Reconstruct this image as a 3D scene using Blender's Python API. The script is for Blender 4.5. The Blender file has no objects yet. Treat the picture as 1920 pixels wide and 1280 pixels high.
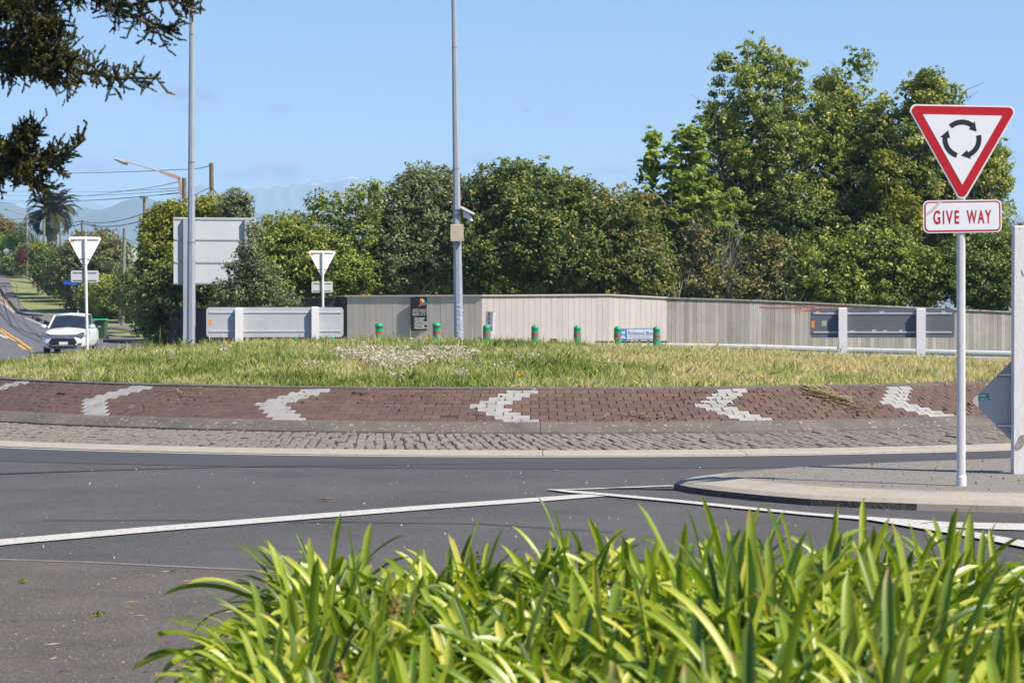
import bpy, bmesh, math, random
import numpy as np
from mathutils import Vector, Matrix, Euler
random.seed(7); rng = np.random.default_rng(7)
S = bpy.context.scene
C = S.collection
PI = math.pi; R = math.radians
F = 4533.0; HOR = 567.0; EYE = 1.6      # focal length and horizon row in pixels of the 1920 px wide photograph, eye height

# ------------------------------------------------------------------ camera
cam = bpy.data.cameras.new('camera'); camo = bpy.data.objects.new('camera', cam); C.objects.link(camo)
cam.sensor_width = 36; cam.lens = 36*F/1920
camo.location = (0, 0, EYE)
camo.rotation_euler = (R(90) - math.atan((640-HOR)/F), 0, 0)
cam.clip_start = .1; cam.clip_end = 60000
cam.dof.use_dof = True; cam.dof.focus_distance = 30; cam.dof.aperture_fstop = 9.5
S.camera = camo
# ------------------------------------------------------------------ sky and sun
SUN_EL = R(48.5); SUN_H = Vector((.88, -.475)).normalized()     # direction towards the sun
w = bpy.data.worlds.new('World'); S.world = w; w.use_nodes = True
nt = w.node_tree; nt.nodes.clear()
def N(t, ty, **kw):
    n = t.nodes.new(ty)
    for k, v in kw.items():
        if k.startswith('i_'): n.inputs[int(k[2:])].default_value = v
        else: setattr(n, k, v)
    return n
sky = N(nt, 'ShaderNodeTexSky', sky_type='NISHITA', sun_disc=False)
sky.sun_elevation = SUN_EL; sky.sun_rotation = math.atan2(SUN_H.x, SUN_H.y)
sky.altitude = 0; sky.air_density = 1.0; sky.dust_density = .0; sky.ozone_density = 6.0
bg = N(nt, 'ShaderNodeBackground'); out = N(nt, 'ShaderNodeOutputWorld')
bg.inputs[1].default_value = .071
L = nt.links.new
tc = N(nt, 'ShaderNodeTexCoord')
# a few small faint clouds low in the sky, placed by direction
def cloud_dir(px, py): return Vector(((px-960)/F, 1, (HOR-py)/F)).normalized()
acc = None
cn = N(nt, 'ShaderNodeTexNoise'); cn.inputs['Scale'].default_value = 60; cn.inputs['Detail'].default_value = 7
mp = N(nt, 'ShaderNodeMapping'); mp.inputs['Scale'].default_value = (1, 1, 2.2)
L(tc.outputs['Generated'], mp.inputs[0]); L(mp.outputs[0], cn.inputs['Vector'])
for px, py, rx, rz, k in ((350,186,62,26,.62),(528,208,52,14,.4),(530,322,75,22,.6),(440,330,45,13,.4),(165,318,80,24,.45),(1145,324,50,16,.55),(1050,215,42,13,.3),(905,300,60,14,.25),(1255,240,35,9,.25),(55,236,45,12,.4),(620,345,90,18,.35),(988,207,9,7,.5),(1880,330,70,40,.4)):
    d = cloud_dir(px, py)
    sb = N(nt, 'ShaderNodeVectorMath', operation='SUBTRACT'); sb.inputs[1].default_value = d
    L(tc.outputs['Generated'], sb.inputs[0])
    sc_ = N(nt, 'ShaderNodeVectorMath', operation='MULTIPLY'); sc_.inputs[1].default_value = (F/rx, F/rx*.3, F/rz)
    L(sb.outputs[0], sc_.inputs[0])
    ln = N(nt, 'ShaderNodeVectorMath', operation='LENGTH'); L(sc_.outputs[0], ln.inputs[0])
    mr = N(nt, 'ShaderNodeMapRange'); mr.inputs[1].default_value = 1.15; mr.inputs[2].default_value = 0.0; mr.inputs[3].default_value = 0; mr.inputs[4].default_value = k*1.5
    L(ln.outputs['Value'], mr.inputs[0])
    if acc is None: acc = mr.outputs[0]
    else:
        a = N(nt, 'ShaderNodeMath', operation='ADD'); L(acc, a.inputs[0]); L(mr.outputs[0], a.inputs[1]); acc = a.outputs[0]
nm = N(nt, 'ShaderNodeMapRange'); nm.inputs[1].default_value = .36; nm.inputs[2].default_value = .54
L(cn.outputs['Fac'], nm.inputs[0])
mu = N(nt, 'ShaderNodeMath', operation='MULTIPLY'); L(acc, mu.inputs[0]); L(nm.outputs[0], mu.inputs[1]); mu.use_clamp = True
mx = N(nt, 'ShaderNodeMixRGB'); mx.inputs[2].default_value = (2.6, 1.6, 3.6, 1)
tint = N(nt, 'ShaderNodeMixRGB', blend_type='MULTIPLY'); tint.inputs[0].default_value = 1; tint.inputs[2].default_value = (.83, .895, 1.11, 1)
L(sky.outputs[0], tint.inputs[1])
L(mu.outputs[0], mx.inputs[0]); L(tint.outputs[0], mx.inputs[1]); L(mx.outputs[0], bg.inputs[0]); L(bg.outputs[0], out.inputs[0])
sun = bpy.data.lights.new('sun', 'SUN'); suno = bpy.data.objects.new('sun', sun); C.objects.link(suno)
sun.energy = 5.0; sun.angle = R(.5); sun.color = (1, .925, .815)
dv = Vector((SUN_H.x*math.cos(SUN_EL), SUN_H.y*math.cos(SUN_EL), math.sin(SUN_EL)))
suno.rotation_euler = dv.to_track_quat('Z', 'Y').to_euler(); suno.location = (20, -10, 40)
S.view_settings.view_transform = 'Standard'; S.view_settings.look = 'None'
S.view_settings.gamma = 1; S.view_settings.use_curve_mapping = False
S.view_settings.exposure = 0.80
S.cycles.max_bounces = 6; S.cycles.transparent_max_bounces = 8; S.cycles.volume_bounces = 1

# ------------------------------------------------------------------ materials
MATS = {}
def mat(name, col, rough=.8, col2=None, scale=6, amt=.5, metallic=0, bump=0, bscale=60, spec=.5, coat=0, stretch=None, obj_rand=0, third=None, tscale=40, tth=.62, emit=None, pos=None):
    if name in MATS: return MATS[name]
    m = bpy.data.materials.new(name); m.use_nodes = True; t = m.node_tree; l = t.links.new
    b = t.nodes['Principled BSDF']; b.inputs['Roughness'].default_value = rough; b.inputs['Metallic'].default_value = metallic
    b.inputs['Specular IOR Level'].default_value = spec; b.inputs['Coat Weight'].default_value = coat
    c1 = (*col, 1); cur = None
    tcn = N(t, 'ShaderNodeTexCoord'); co = tcn.outputs['Object']
    if stretch:
        mpn = N(t, 'ShaderNodeMapping'); mpn.inputs['Scale'].default_value = stretch; l(co, mpn.inputs[0]); co = mpn.outputs[0]
    if col2 is None: col2 = tuple(c*.82 for c in col)
    nz = N(t, 'ShaderNodeTexNoise'); nz.inputs['Scale'].default_value = scale; nz.inputs['Detail'].default_value = 6; nz.inputs['Roughness'].default_value = .65
    l(co, nz.inputs['Vector'])
    r = N(t, 'ShaderNodeMapRange'); r.inputs[1].default_value = .5-.2; r.inputs[2].default_value = .5+.2; r.inputs[4].default_value = 1
    l(nz.outputs['Fac'], r.inputs[0])
    x = N(t, 'ShaderNodeMixRGB'); x.inputs[1].default_value = c1; x.inputs[2].default_value = (*col2, 1); l(r.outputs[0], x.inputs[0]); cur = x.outputs[0]
    if third:
        n3 = N(t, 'ShaderNodeTexNoise'); n3.inputs['Scale'].default_value = tscale; n3.inputs['Detail'].default_value = 3; l(co, n3.inputs['Vector'])
        r3 = N(t, 'ShaderNodeMapRange'); r3.inputs[1].default_value = tth; r3.inputs[2].default_value = tth+.06; l(n3.outputs['Fac'], r3.inputs[0])
        x3 = N(t, 'ShaderNodeMixRGB'); x3.inputs[2].default_value = (*third, 1); l(r3.outputs[0], x3.inputs[0]); l(cur, x3.inputs[1]); cur = x3.outputs[0]
    if pos:
        gp_ = N(t, 'ShaderNodeNewGeometry'); np_ = N(t, 'ShaderNodeTexNoise'); np_.inputs['Scale'].default_value = pos[1]; np_.inputs['Detail'].default_value = 8; np_.inputs['Roughness'].default_value = .7; l(gp_.outputs['Position'], np_.inputs['Vector'])
        rp = N(t, 'ShaderNodeMapRange'); rp.inputs[1].default_value = pos[2]; rp.inputs[2].default_value = pos[3]; rp.inputs[4].default_value = pos[4]; l(np_.outputs['Fac'], rp.inputs[0])
        xp = N(t, 'ShaderNodeMixRGB'); xp.inputs[2].default_value = (*pos[0], 1); l(rp.outputs[0], xp.inputs[0]); l(cur, xp.inputs[1]); cur = xp.outputs[0]
    if obj_rand:
        oi = N(t, 'ShaderNodeObjectInfo'); rr = N(t, 'ShaderNodeMapRange'); rr.inputs[3].default_value = 1-obj_rand; rr.inputs[4].default_value = 1+obj_rand
        l(oi.outputs['Random'], rr.inputs[0])
        vm = N(t, 'ShaderNodeVectorMath', operation='SCALE'); l(cur, vm.inputs[0]); l(rr.outputs[0], vm.inputs['Scale']); cur = vm.outputs[0]
    l(cur, b.inputs['Base Color'])
    if bump:
        bn = N(t, 'ShaderNodeTexNoise'); bn.inputs['Scale'].default_value = bscale; bn.inputs['Detail'].default_value = 4; l(co, bn.inputs['Vector'])
        bp = N(t, 'ShaderNodeBump'); bp.inputs['Strength'].default_value = 1; bp.inputs['Distance'].default_value = bump
        l(bn.outputs['Fac'], bp.inputs['Height']); l(bp.outputs[0], b.inputs['Normal'])
    MATS[name] = m; return m

def leafmat(name, stops, rough=.5, trans=.3, attr='rnd', spec=.28, tfac=1.3):
    """stops: (position, colour) list over the per-leaf random value"""
    if name in MATS: return MATS[name]
    m = bpy.data.materials.new(name); m.use_nodes = True; t = m.node_tree; l = t.links.new
    b = t.nodes['Principled BSDF']; o = t.nodes['Material Output']
    b.inputs['Roughness'].default_value = rough; b.inputs['Specular IOR Level'].default_value = spec
    if attr == 'object':
        a = N(t, 'ShaderNodeObjectInfo'); src = a.outputs['Random']
    else:
        a = N(t, 'ShaderNodeAttribute', attribute_name=attr); src = a.outputs['Fac']
    cr = N(t, 'ShaderNodeValToRGB'); e = cr.color_ramp.elements
    while len(e) < len(stops): e.new(.5)
    for k, (p, c) in enumerate(stops): e[k].position = p; e[k].color = (*c, 1)
    l(src, cr.inputs[0]); l(cr.outputs[0], b.inputs['Base Color'])
    tr = N(t, 'ShaderNodeBsdfTranslucent'); sc = N(t, 'ShaderNodeVectorMath', operation='MULTIPLY'); sc.inputs[1].default_value = (tfac*1.1, tfac*1.25, tfac*.5)
    l(cr.outputs[0], sc.inputs[0]); l(sc.outputs[0], tr.inputs[0])
    ms = N(t, 'ShaderNodeMixShader'); ms.inputs[0].default_value = trans
    l(b.outputs[0], ms.inputs[1]); l(tr.outputs[0], ms.inputs[2]); l(ms.outputs[0], o.inputs[0])
    MATS[name] = m; return m

# ------------------------------------------------------------------ mesh helpers
def tag(o, label=None, cat=None, group=None, kind=None):
    if label: o['label'] = label
    if cat: o['category'] = cat
    if group: o['group'] = group
    if kind: o['kind'] = kind
    return o
def thing(name, loc, label, cat, group=None, rz=0):
    o = bpy.data.objects.new(name, None); C.objects.link(o); o.location = loc; o.rotation_euler = (0, 0, rz)
    o.empty_display_size = .1
    return tag(o, label, cat, group)
def link(name, me, parent=None, loc=(0,0,0)):
    o = bpy.data.objects.new(name, me); C.objects.link(o); o.location = loc
    if parent is not None: o.parent = parent
    return o
def copy_tree(o, parent=None):
    c = o.copy(); C.objects.link(c)
    if parent is not None: c.parent = parent
    for ch in list(KIDS.get(o.name, [])):
        d = copy_tree(ch, c)
        KIDS.setdefault(c.name, []).append(d)
    return c
KIDS = {}
class MB:
    def __init__(s): s.v = []; s.f = []; s.m = []; s.cur = 0
    def add(s, vs, fs):
        k = len(s.v); s.v += [tuple(v) for v in vs]
        for f in fs: s.f.append([i+k for i in f]); s.m.append(s.cur)
        return s
    def box(s, c, d, rz=0, rx=0, ry=0, taper=1):
        M = Euler((rx, ry, rz)).to_matrix(); vs = []
        for z in (-1, 1):
            t = taper if z > 0 else 1
            for x, y in ((-1,-1),(1,-1),(1,1),(-1,1)):
                vs.append(Vector(c) + M @ Vector((x*d[0]/2*t, y*d[1]/2*t, z*d[2]/2)))
        return s.add(vs, [(0,3,2,1),(4,5,6,7),(0,1,5,4),(1,2,6,5),(2,3,7,6),(3,0,4,7)])
    def bbox(s, c, d, b=.01, rz=0):
        """box with chamfered top edges"""
        M = Matrix.Rotation(rz, 3, 'Z'); vs = []; hx, hy, hz = d[0]/2, d[1]/2, d[2]/2
        for z, i in ((-hz, 0), (hz-b, 0), (hz, b)):
            for x, y in ((-1,-1),(1,-1),(1,1),(-1,1)): vs.append(Vector(c) + M @ Vector((x*(hx-i), y*(hy-i), z)))
        fs = [(8,9,10,11)]
        for q in (0, 4):
            for k in range(4): fs.append((q+k, q+(k+1)%4, q+4+(k+1)%4, q+4+k))
        return s.add(vs, fs)
    def tube(s, pts, rad, n=8, cap=True, closed=False):
        pts = [Vector(p) for p in pts]
        if not hasattr(rad, '__len__'): rad = [rad]*len(pts)
        vs = []; fs = []; up = None
        for i, p in enumerate(pts):
            d = (pts[min(i+1, len(pts)-1)] - pts[max(i-1, 0)]).normalized()
            if up is None: up = Vector((0,0,1)) if abs(d.z) < .9 else Vector((1,0,0))
            u = d.cross(up).normalized(); v2 = u.cross(d).normalized(); up = v2
            for k in range(n):
                a = 2*PI*k/n + PI/n
                vs.append(p + (u*math.cos(a) + v2*math.sin(a))*rad[i])
        for i in range(len(pts)-1):
            for k in range(n): fs.append((i*n+k, i*n+(k+1)%n, (i+1)*n+(k+1)%n, (i+1)*n+k))
        if cap: fs.append(tuple(range(n))); fs.append(tuple(range((len(pts)-1)*n, len(pts)*n))[::-1])
        return s.add(vs, fs)
    def lathe(s, prof, n=16, c=(0,0,0)):
        vs = []; fs = []
        for r, z in prof:
            for k in range(n): a = 2*PI*k/n; vs.append((c[0]+r*math.cos(a), c[1]+r*math.sin(a), c[2]+z))
        for i in range(len(prof)-1):
            for k in range(n): fs.append((i*n+k, i*n+(k+1)%n, (i+1)*n+(k+1)%n, (i+1)*n+k))
        return s.add(vs, fs)
    def prism(s, poly, y0, y1):
        """polygon in x-z extruded along y (y0 in front)"""
        n = len(poly); vs = [(x, y0, z) for x, z in poly] + [(x, y1, z) for x, z in poly]
        fs = [tuple(range(n)), tuple(range(n, 2*n))[::-1]]
        for k in range(n): fs.append((k, k+n, (k+1)%n+n, (k+1)%n))
        return s.add(vs, fs)
    def slab(s, poly, z0, z1):
        n = len(poly); vs = [(x, y, z0) for x, y in poly] + [(x, y, z1) for x, y in poly]
        fs = [tuple(range(n))[::-1], tuple(range(n, 2*n))]
        for k in range(n): fs.append((k, (k+1)%n, (k+1)%n+n, k+n))
        return s.add(vs, fs)
    def mesh(s, name, mats, smooth=False):
        me = bpy.data.meshes.new(name); me.from_pydata(s.v, [], s.f)
        if not isinstance(mats, (list, tuple)): mats = [mats]
        for m in mats: me.materials.append(m)
        if len(mats) > 1: me.polygons.foreach_set('material_index', s.m)
        if smooth: me.polygons.foreach_set('use_smooth', [True]*len(me.polygons))
        me.update(); return me
    def build(s, name, mats, parent=None, loc=(0,0,0), smooth=False, angle=None):
        me = s.mesh(name, mats, smooth)
        o = link(name, me, parent, loc)
        if parent is not None: KIDS.setdefault(parent.name, []).append(o)
        return o
def outward(me):
    bm = bmesh.new(); bm.from_mesh(me); bmesh.ops.recalc_face_normals(bm, faces=bm.faces); bm.to_mesh(me); bm.free()
def npmesh(name, V, nper, mats, rnd=None, smooth=False):
    """V: (n, nper, 3) polygons that share no vertices"""
    n = len(V); me = bpy.data.meshes.new(name)
    me.vertices.add(n*nper); me.vertices.foreach_set('co', np.ascontiguousarray(V, dtype=np.float32).ravel())
    me.loops.add(n*nper); me.loops.foreach_set('vertex_index', np.arange(n*nper, dtype=np.int32))
    me.polygons.add(n); me.polygons.foreach_set('loop_start', np.arange(0, n*nper, nper, dtype=np.int32))
    me.polygons.foreach_set('loop_total', np.full(n, nper, dtype=np.int32))
    me.materials.append(mats)
    if rnd is not None:
        a = me.attributes.new('rnd', 'FLOAT', 'FACE'); a.data.foreach_set('value', np.asarray(rnd, dtype=np.float32))
    me.update(calc_edges=True); return me
def rpoly(pts, r, n=6):
    """round the corners of a polygon"""
    o = []; m = len(pts)
    for i in range(m):
        p = Vector(pts[i]); a = (Vector(pts[i-1])-p).normalized(); b = (Vector(pts[(i+1)%m])-p).normalized()
        ang = a.angle(b); d = r/math.tan(ang/2); c = p + (a+b).normalized()*(r/math.sin(ang/2))
        p0 = p+a*d-c; p1 = p+b*d-c
        for k in range(n+1):
            q = p0.lerp(p1, k/n).normalized()*r if (p0.lerp(p1, k/n)).length > 1e-6 else p0
            o.append(tuple(c+q))
    return o
def rrect(w_, h, r, cx=0, cz=0): return rpoly([(cx-w_/2, cz-h/2), (cx+w_/2, cz-h/2), (cx+w_/2, cz+h/2), (cx-w_/2, cz+h/2)], r)
def text(name, body, size, m, parent, loc, sx=1, off=0, rz=0, tilt=0, align='CENTER', space=1, fit=None):
    cu = bpy.data.curves.new(name, 'FONT'); cu.body = body; cu.size = size; cu.offset = off; cu.align_x = align; cu.extrude = .0006
    cu.space_character = space; cu.materials.append(m)
    tmp = bpy.data.objects.new(name, cu); me = bpy.data.meshes.new_from_object(tmp); bpy.data.objects.remove(tmp)
    me.name = name; me.materials.clear(); me.materials.append(m)
    if fit:
        xs_ = [v.co.x for v in me.vertices]; sx = fit/(max(xs_)-min(xs_))
    o = link(name, me, parent, loc)
    o.rotation_euler = (R(90), tilt, rz); o.scale = (sx, 1, 1)
    return o

# ------------------------------------------------------------------ terrain
PY = [-50, 0, 60, 75, 92, 110, 130, 150, 180, 210, 250, 275, 330, 420, 700]
PZ = [0, 0, 0, -.22, -.42, -.45, -.3, 0, .9, 2.3, 4.5, 5.0, 3.5, 0, -6]
def sm(x): x = min(1, max(0, x)); return x*x*(3-2*x)
def g(x, y):
    zl = float(np.interp(y, PY, PZ))
    wl = sm((-x - 8.5)/4.5)
    zr = -.5*sm((y-60)/16)*sm((x-3)/14)
    zr += -6*sm((y-150)/400)
    return wl*zl + (1-wl)*zr
def W(px, py, Y): return Vector(((px-960)*Y/F, Y, EYE-(py-HOR)*Y/F))
def GX(px, Y):
    x = (px-960)*Y/F; return Vector((x, Y, g(x, Y)))
def GP(px, py, y0=20, y1=300):
    """point of the ground seen at a pixel of the photograph"""
    best = None; Y = y0
    while Y < y1:
        x = (px-960)*Y/F; z = EYE-(py-HOR)*Y/F
        if z <= g(x, Y): return Vector((x, Y, g(x, Y)))
        Y += .25
    return Vector(((px-960)*y1/F, y1, g((px-960)*y1/F, y1)))
def G0(px, py, z=0):
    Y = (EYE-z)*F/(py-HOR); return ((px-960)*Y/F, Y)
XC, YC = .32, 36.6
def mound_z(x, y):
    r = math.hypot(x-XC, y-YC)/8.35
    if r >= 1: return .6
    return .6 + (1-r*r)*(.34-.03*x) + .025*math.sin(x*2.1+y)*math.sin(y*1.7)*(1-r)
# ------------------------------------------------------------------ ground sheets
M_asph = mat('asphalt', (.048,.0455,.0440), .88, (.078,.0740,.0705), scale=.45, bump=.006, bscale=90, third=(.15,.145,.138), tscale=75, tth=.585, pos=((.036,.035,.035), 1.1, .52, .78, .7))
M_asph2 = mat('old_asphalt', (.062,.0535,.047), .92, (.104,.090,.077), scale=1.3, bump=.006, bscale=120, third=(.21,.19,.165), tscale=75, tth=.60)
M_soil = mat('soil', (.05,.035,.022), .95, bump=.02, bscale=20)
M_turf = mat('turf', (.15,.20,.05), .95, (.25,.24,.09), scale=.6, bump=.03, bscale=30)
M_path = mat('path_asphalt', (.12,.105,.10), .9, (.16,.14,.13), scale=.8, bump=.004)
M_conc = mat('kerb_concrete', (.38,.33,.27), .9, (.30,.265,.215), scale=5, bump=.004, bscale=90, third=(.17,.155,.14), tscale=30, tth=.64)
M_conc2 = mat('weathered_concrete', (.150,.128,.106), .92, (.082,.072,.062), scale=2.5, bump=.004, bscale=70, third=(.34,.32,.29), tscale=25, tth=.63)
M_agg = mat('aggregate', (.20,.184,.160), .95, (.15,.137,.12), scale=14, bump=.012, bscale=55, third=(.40,.37,.32), tscale=60, tth=.6)
M_paint = mat('road_paint', (.50,.48,.445), .8, (.42,.40,.37), scale=9, bump=.002, bscale=120, third=(.20,.195,.19), tscale=38, tth=.60)
M_yel = mat('yellow_paint', (.62,.32,.04), .7, third=(.3,.22,.1), tscale=40)
M_mort = mat('mortar', (.07,.055,.048), .95, bump=.01, bscale=50)
def sheet(name, xs, ys, zf, m, kind='structure'):
    xs = list(xs); ys = list(ys); v = [(x, y, zf(x, y)) for y in ys for x in xs]; nx = len(xs)
    f = [(j*nx+i, j*nx+i+1, (j+1)*nx+i+1, (j+1)*nx+i) for j in range(len(ys)-1) for i in range(nx-1)]
    me = bpy.data.meshes.new(name); me.from_pydata(v, [], f); me.materials.append(m)
    me.polygons.foreach_set('use_smooth', [True]*len(f)); me.update()
    return tag(link(name, me), kind=kind)
gx = list(range(-9000, -200, 800)) + list(range(-200, -60, 10)) + [x for x in np.arange(-60, 40, 2.)] + list(range(40, 200, 10)) + list(range(200, 9200, 800))
gy = [-400, -150, -50, 0, 20, 40, 50] + [y for y in np.arange(56, 300, 3.)] + list(range(300, 700, 20)) + list(range(700, 11500, 800))
sheet('ground', gx, gy, lambda x, y: g(x, y)-.02, M_turf)
sheet('road', np.arange(-46, 46.1, 2), np.arange(-6, 63, 3), lambda x, y: g(x, y)+.004, M_asph)

def flatpoly(name, px, m, z=.008, kind='structure'):
    b = MB(); pts = [G0(x, y) for x, y in px]; b.add([(x, y, z) for x, y in pts], [tuple(range(len(pts)))]); return tag(b.build(name, m), kind=kind)
# older driveway surface in front, edged by a pale seam
b = MB(); edge = [G0(-260,1043), G0(0,1054), G0(160,1059), G0(300,1066), G0(470,1074), G0(800,1098), G0(1200,1135), G0(1700,1190), G0(2300,1260)]
v = [(x, y, .009) for x, y in edge] + [(9, -5, .009), (-9, -5, .009)]
b.add(v, [tuple(range(len(v)))]); tag(b.build('driveway', M_asph2), kind='structure')
def strip(name, pts, wd, m, z=.012, px=True, grd=False):
    """painted or poured strip along a line"""
    P = [Vector((*G0(*p), 0)) for p in pts] if px else [Vector(p) for p in pts]
    b = MB(); vs = []
    for i, p in enumerate(P):
        d = (P[min(i+1, len(P)-1)] - P[max(i-1, 0)]); d.z = 0; d.normalize(); nn = Vector((-d.y, d.x, 0))
        ww = wd[i] if hasattr(wd, '__len__') else wd
        for s_ in (-1, 1):
            q = p + nn*ww/2*s_; vs.append((q.x, q.y, (g(q.x, q.y) if grd else 0)+z))
    b.add(vs, [(2*i, 2*i+1, 2*i+3, 2*i+2) for i in range(len(P)-1)])
    return tag(b.build(name, m), kind='structure')
M_seam = mat('pale_seam', (.21,.19,.17), .95, (.12,.11,.10), scale=8)
strip('driveway_seam', [(-260,1043),(0,1053),(160,1058),(300,1065),(470,1073),(800,1097),(1200,1134)], .055, M_seam, z=.015)
M_tar = mat('tar_seam', (.025,.025,.028), .6)
strip('tar_line', [(-100,894),(0,890),(200,883),(420,877),(700,874),(980,870)], [.02,.09,.07,.05,.04,.02], M_tar, z=.011)
strip('tyre_line', [(80,978),(300,977),(560,980),(900,984),(1150,1000)], [.02,.035,.03,.035,.02], M_tar, z=.0105)
strip('tyre_line', [(0,1012),(200,1000),(520,985),(700,979)], [.01,.025,.02,.01], M_tar, z=.0135)
# worn tracks polished by tyres
M_trk = mat('polished_asphalt', (.047,.0455,.0465), .75, (.060,.058,.058), scale=.5, stretch=(.3,1,1), bump=.002, bscale=160, third=(.15,.15,.15), tscale=260, tth=.72)
def arc(name, r, wd, a0, a1, m, z, n=60):
    P = [Vector((XC+r*math.sin(a0+(a1-a0)*k/n), YC-r*math.cos(a0+(a1-a0)*k/n), 0)) for k in range(n+1)]
    return strip(name, P, wd, m, z=z, px=False)
arc('polished_lane', 12.6, 1.7, -2.2, 2.2, M_trk, .0075)
# lane markings
def mark(pts, wd): return strip('lane_marking', pts, wd, M_paint, z=.014)
mark([(-320,1050),(-100,1031),(0,1020),(300,994),(500,978),(800,954),(1000,940),(1128,930)], [.32,.32,.32,.315,.31,.30,.29,.26])
mark([(1030,921.5),(1150,917.5),(1262,913)], [.07,.09,.09])
b_ = strip('lane_marking', [(1030,921),(1080,926),(1140,931),(1280,944),(1400,956.5),(1520,968),(1640,977),(1740,984)], [.05,.16,.16,.155,.155,.16,.24,.28], M_paint, z=.0185)
mark([(1700,981),(1760,986),(1860,989.5),(1960,992),(2200,996)], [.28,.40,.50,.52,.52])
strip('lane_marking', [(1640,978),(1720,990),(1800,1003),(1900,1021),(2050,1050)], [.14,.20,.21,.22,.22], M_paint, z=.021)
# ------------------------------------------------------------------ roundabout: kerbs, cobbles, brick ring, mound
def ring(name, prof, m, n=220, gap=0, per=1):
    b = MB()
    if gap:
        for k in range(n):
            a0 = 2*PI*k/n+gap/2/prof[0][0]; a1 = 2*PI*(k+1)/n-gap/2/prof[0][0]; vs = []
            for j in range(per+1):
                a = a0+(a1-a0)*j/per
                for r, z in prof: vs.append((XC+r*math.sin(a), YC-r*math.cos(a), z))
            q = len(prof); fs = [(j*q+i, j*q+i+1, (j+1)*q+i+1, (j+1)*q+i) for j in range(per) for i in range(q-1)]
            fs += [tuple(range(q))[::-1], tuple(range(per*q, per*q+q))]
            b.add(vs, fs)
    else:
        q = len(prof); vs = []
        for k in range(n):
            a = 2*PI*k/n
            for r, z in prof: vs.append((XC+r*math.sin(a), YC-r*math.cos(a), z))
        b.add(vs, [(k*q+i, k*q+i+1, ((k+1)%n)*q+i+1, ((k+1)%n)*q+i) for k in range(n) for i in range(q-1)])
    me = b.mesh(name, m); outward(me)
    return tag(link(name, me), kind='structure')
ring('road_edge_line', [(11.70,.0075),(11.61,.0078)], M_paint, n=220)
ring('outer_kerb', [(11.6,-.02),(11.6,.018),(11.55,.03),(11.25,.052),(11.2,.03)], M_conc, n=34, gap=.008, per=8)
ring('inner_kerb', [(9.67,.10),(9.655,.155),(9.50,.235),(9.46,.25),(9.35,.255),(9.35,.2)], M_conc2, n=20, gap=.006, per=12)
ring('top_kerb', [(8.51,.56),(8.50,.60),(8.34,.615),(8.33,.5)], M_conc2, n=20, gap=.006, per=12)
ap = ring('cobble_apron', [(11.21,.022),(9.64,.118)], M_mort)
br = ring('brick_ring', [(9.36,.222),(8.49,.566)], M_mort)
M_brick = mat('red_paver', (.118,.068,.050), .9, (.088,.049,.040), scale=9, obj_rand=.16, bump=.003, bscale=120, third=(.20,.13,.105), tscale=35, tth=.62, pos=((.080,.060,.048), 2.0, .42, .70, .6))
M_brickS = mat('red_paver_bulk', (.118,.068,.050), .9, (.082,.046,.038), scale=2.4, bump=.003, bscale=120, third=(.20,.13,.105), tscale=25, tth=.62, pos=((.080,.060,.048), 2.0, .42, .70, .6))
M_white = mat('white_paver', (.32,.312,.298), .85, (.25,.243,.232), scale=14, obj_rand=.07, bump=.002, bscale=90, third=(.36,.34,.32), tscale=30, tth=.66, pos=((.16,.14,.12), 6, .5, .7, .7))
M_cob = mat('cobble_grey', (.240,.212,.172), .95, (.175,.153,.124), scale=9, obj_rand=.14, bump=.006, bscale=70, pos=((.11,.096,.072), 7, .45, .70, .7))
DP = .2/8.9
slope = math.atan2(.566-.222, .87)
rowL = math.hypot(.87, .344)/9
def brick_geo(i, k, jitter):
    """eight corners of the paver in row i (0 = top), column k, in world space"""
    a0 = -.091 + (k + (0 if i % 2 == 0 else .5))*DP; a1 = a0+DP
    rt = 8.49+.87*i/9; rb = 8.49+.87*(i+1)/9
    g_ = .0042
    zt = .566-.344*i/9; zb = .566-.344*(i+1)/9
    return a0+g_/9, a1-g_/9, rt+g_, rb-g_, zt, zb
def brick_verts(i, k, dz, tilt):
    a0, a1, rt, rb, zt, zb = brick_geo(i, k, 0); vs = []
    up = Vector((0, 0, 1))
    for lvl, ins in ((-.02, 0), (.012, 0), (.018, .004)):
        for a, r, z, sa, sr in ((a0, rb, zb, 1, -1), (a1, rb, zb, -1, -1), (a1, rt, zt, -1, 1), (a0, rt, zt, 1, 1)):
            aa = a + sa*ins/9; rr = r + sr*ins
            q = Vector((XC+rr*math.sin(aa), YC-rr*math.cos(aa), z + lvl + dz + tilt*(1 if sa > 0 else -1)))
            vs.append(q)
    fs = [(8,9,10,11)]
    for q in (0, 4):
        for kk in range(4): fs.append((q+kk, q+(kk+1)%4, q+4+(kk+1)%4, q+4+kk))
    return vs, fs
white = set()
for k0 in (-39, -26, -13, 0, 13, 25, 34):
    for i in range(9):
        off = abs(i-4)
        # half-bond shift: even rows start on whole columns
        st = k0 + off/2 if i % 2 == 0 else k0 + off/2 - .5
        for d in (0, 1): white.add((i, int(round(st))+d))
def put_piece(name, vs, fs, m, parent):
    c = sum(vs, Vector())/len(vs); me = bpy.data.meshes.new(name); me.from_pydata([tuple(v-c) for v in vs], [], fs); me.materials.append(m)
    return link(name, me, parent, c)
cand = []
for i in range(9):
    for k in range(-62, 66):
        a = -.091+(k+.5)*DP
        cand.append((abs(a-.0), i, k))
cand.sort(); nb = 0; bulk = MB(); rr_ = random.Random(3)
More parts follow.
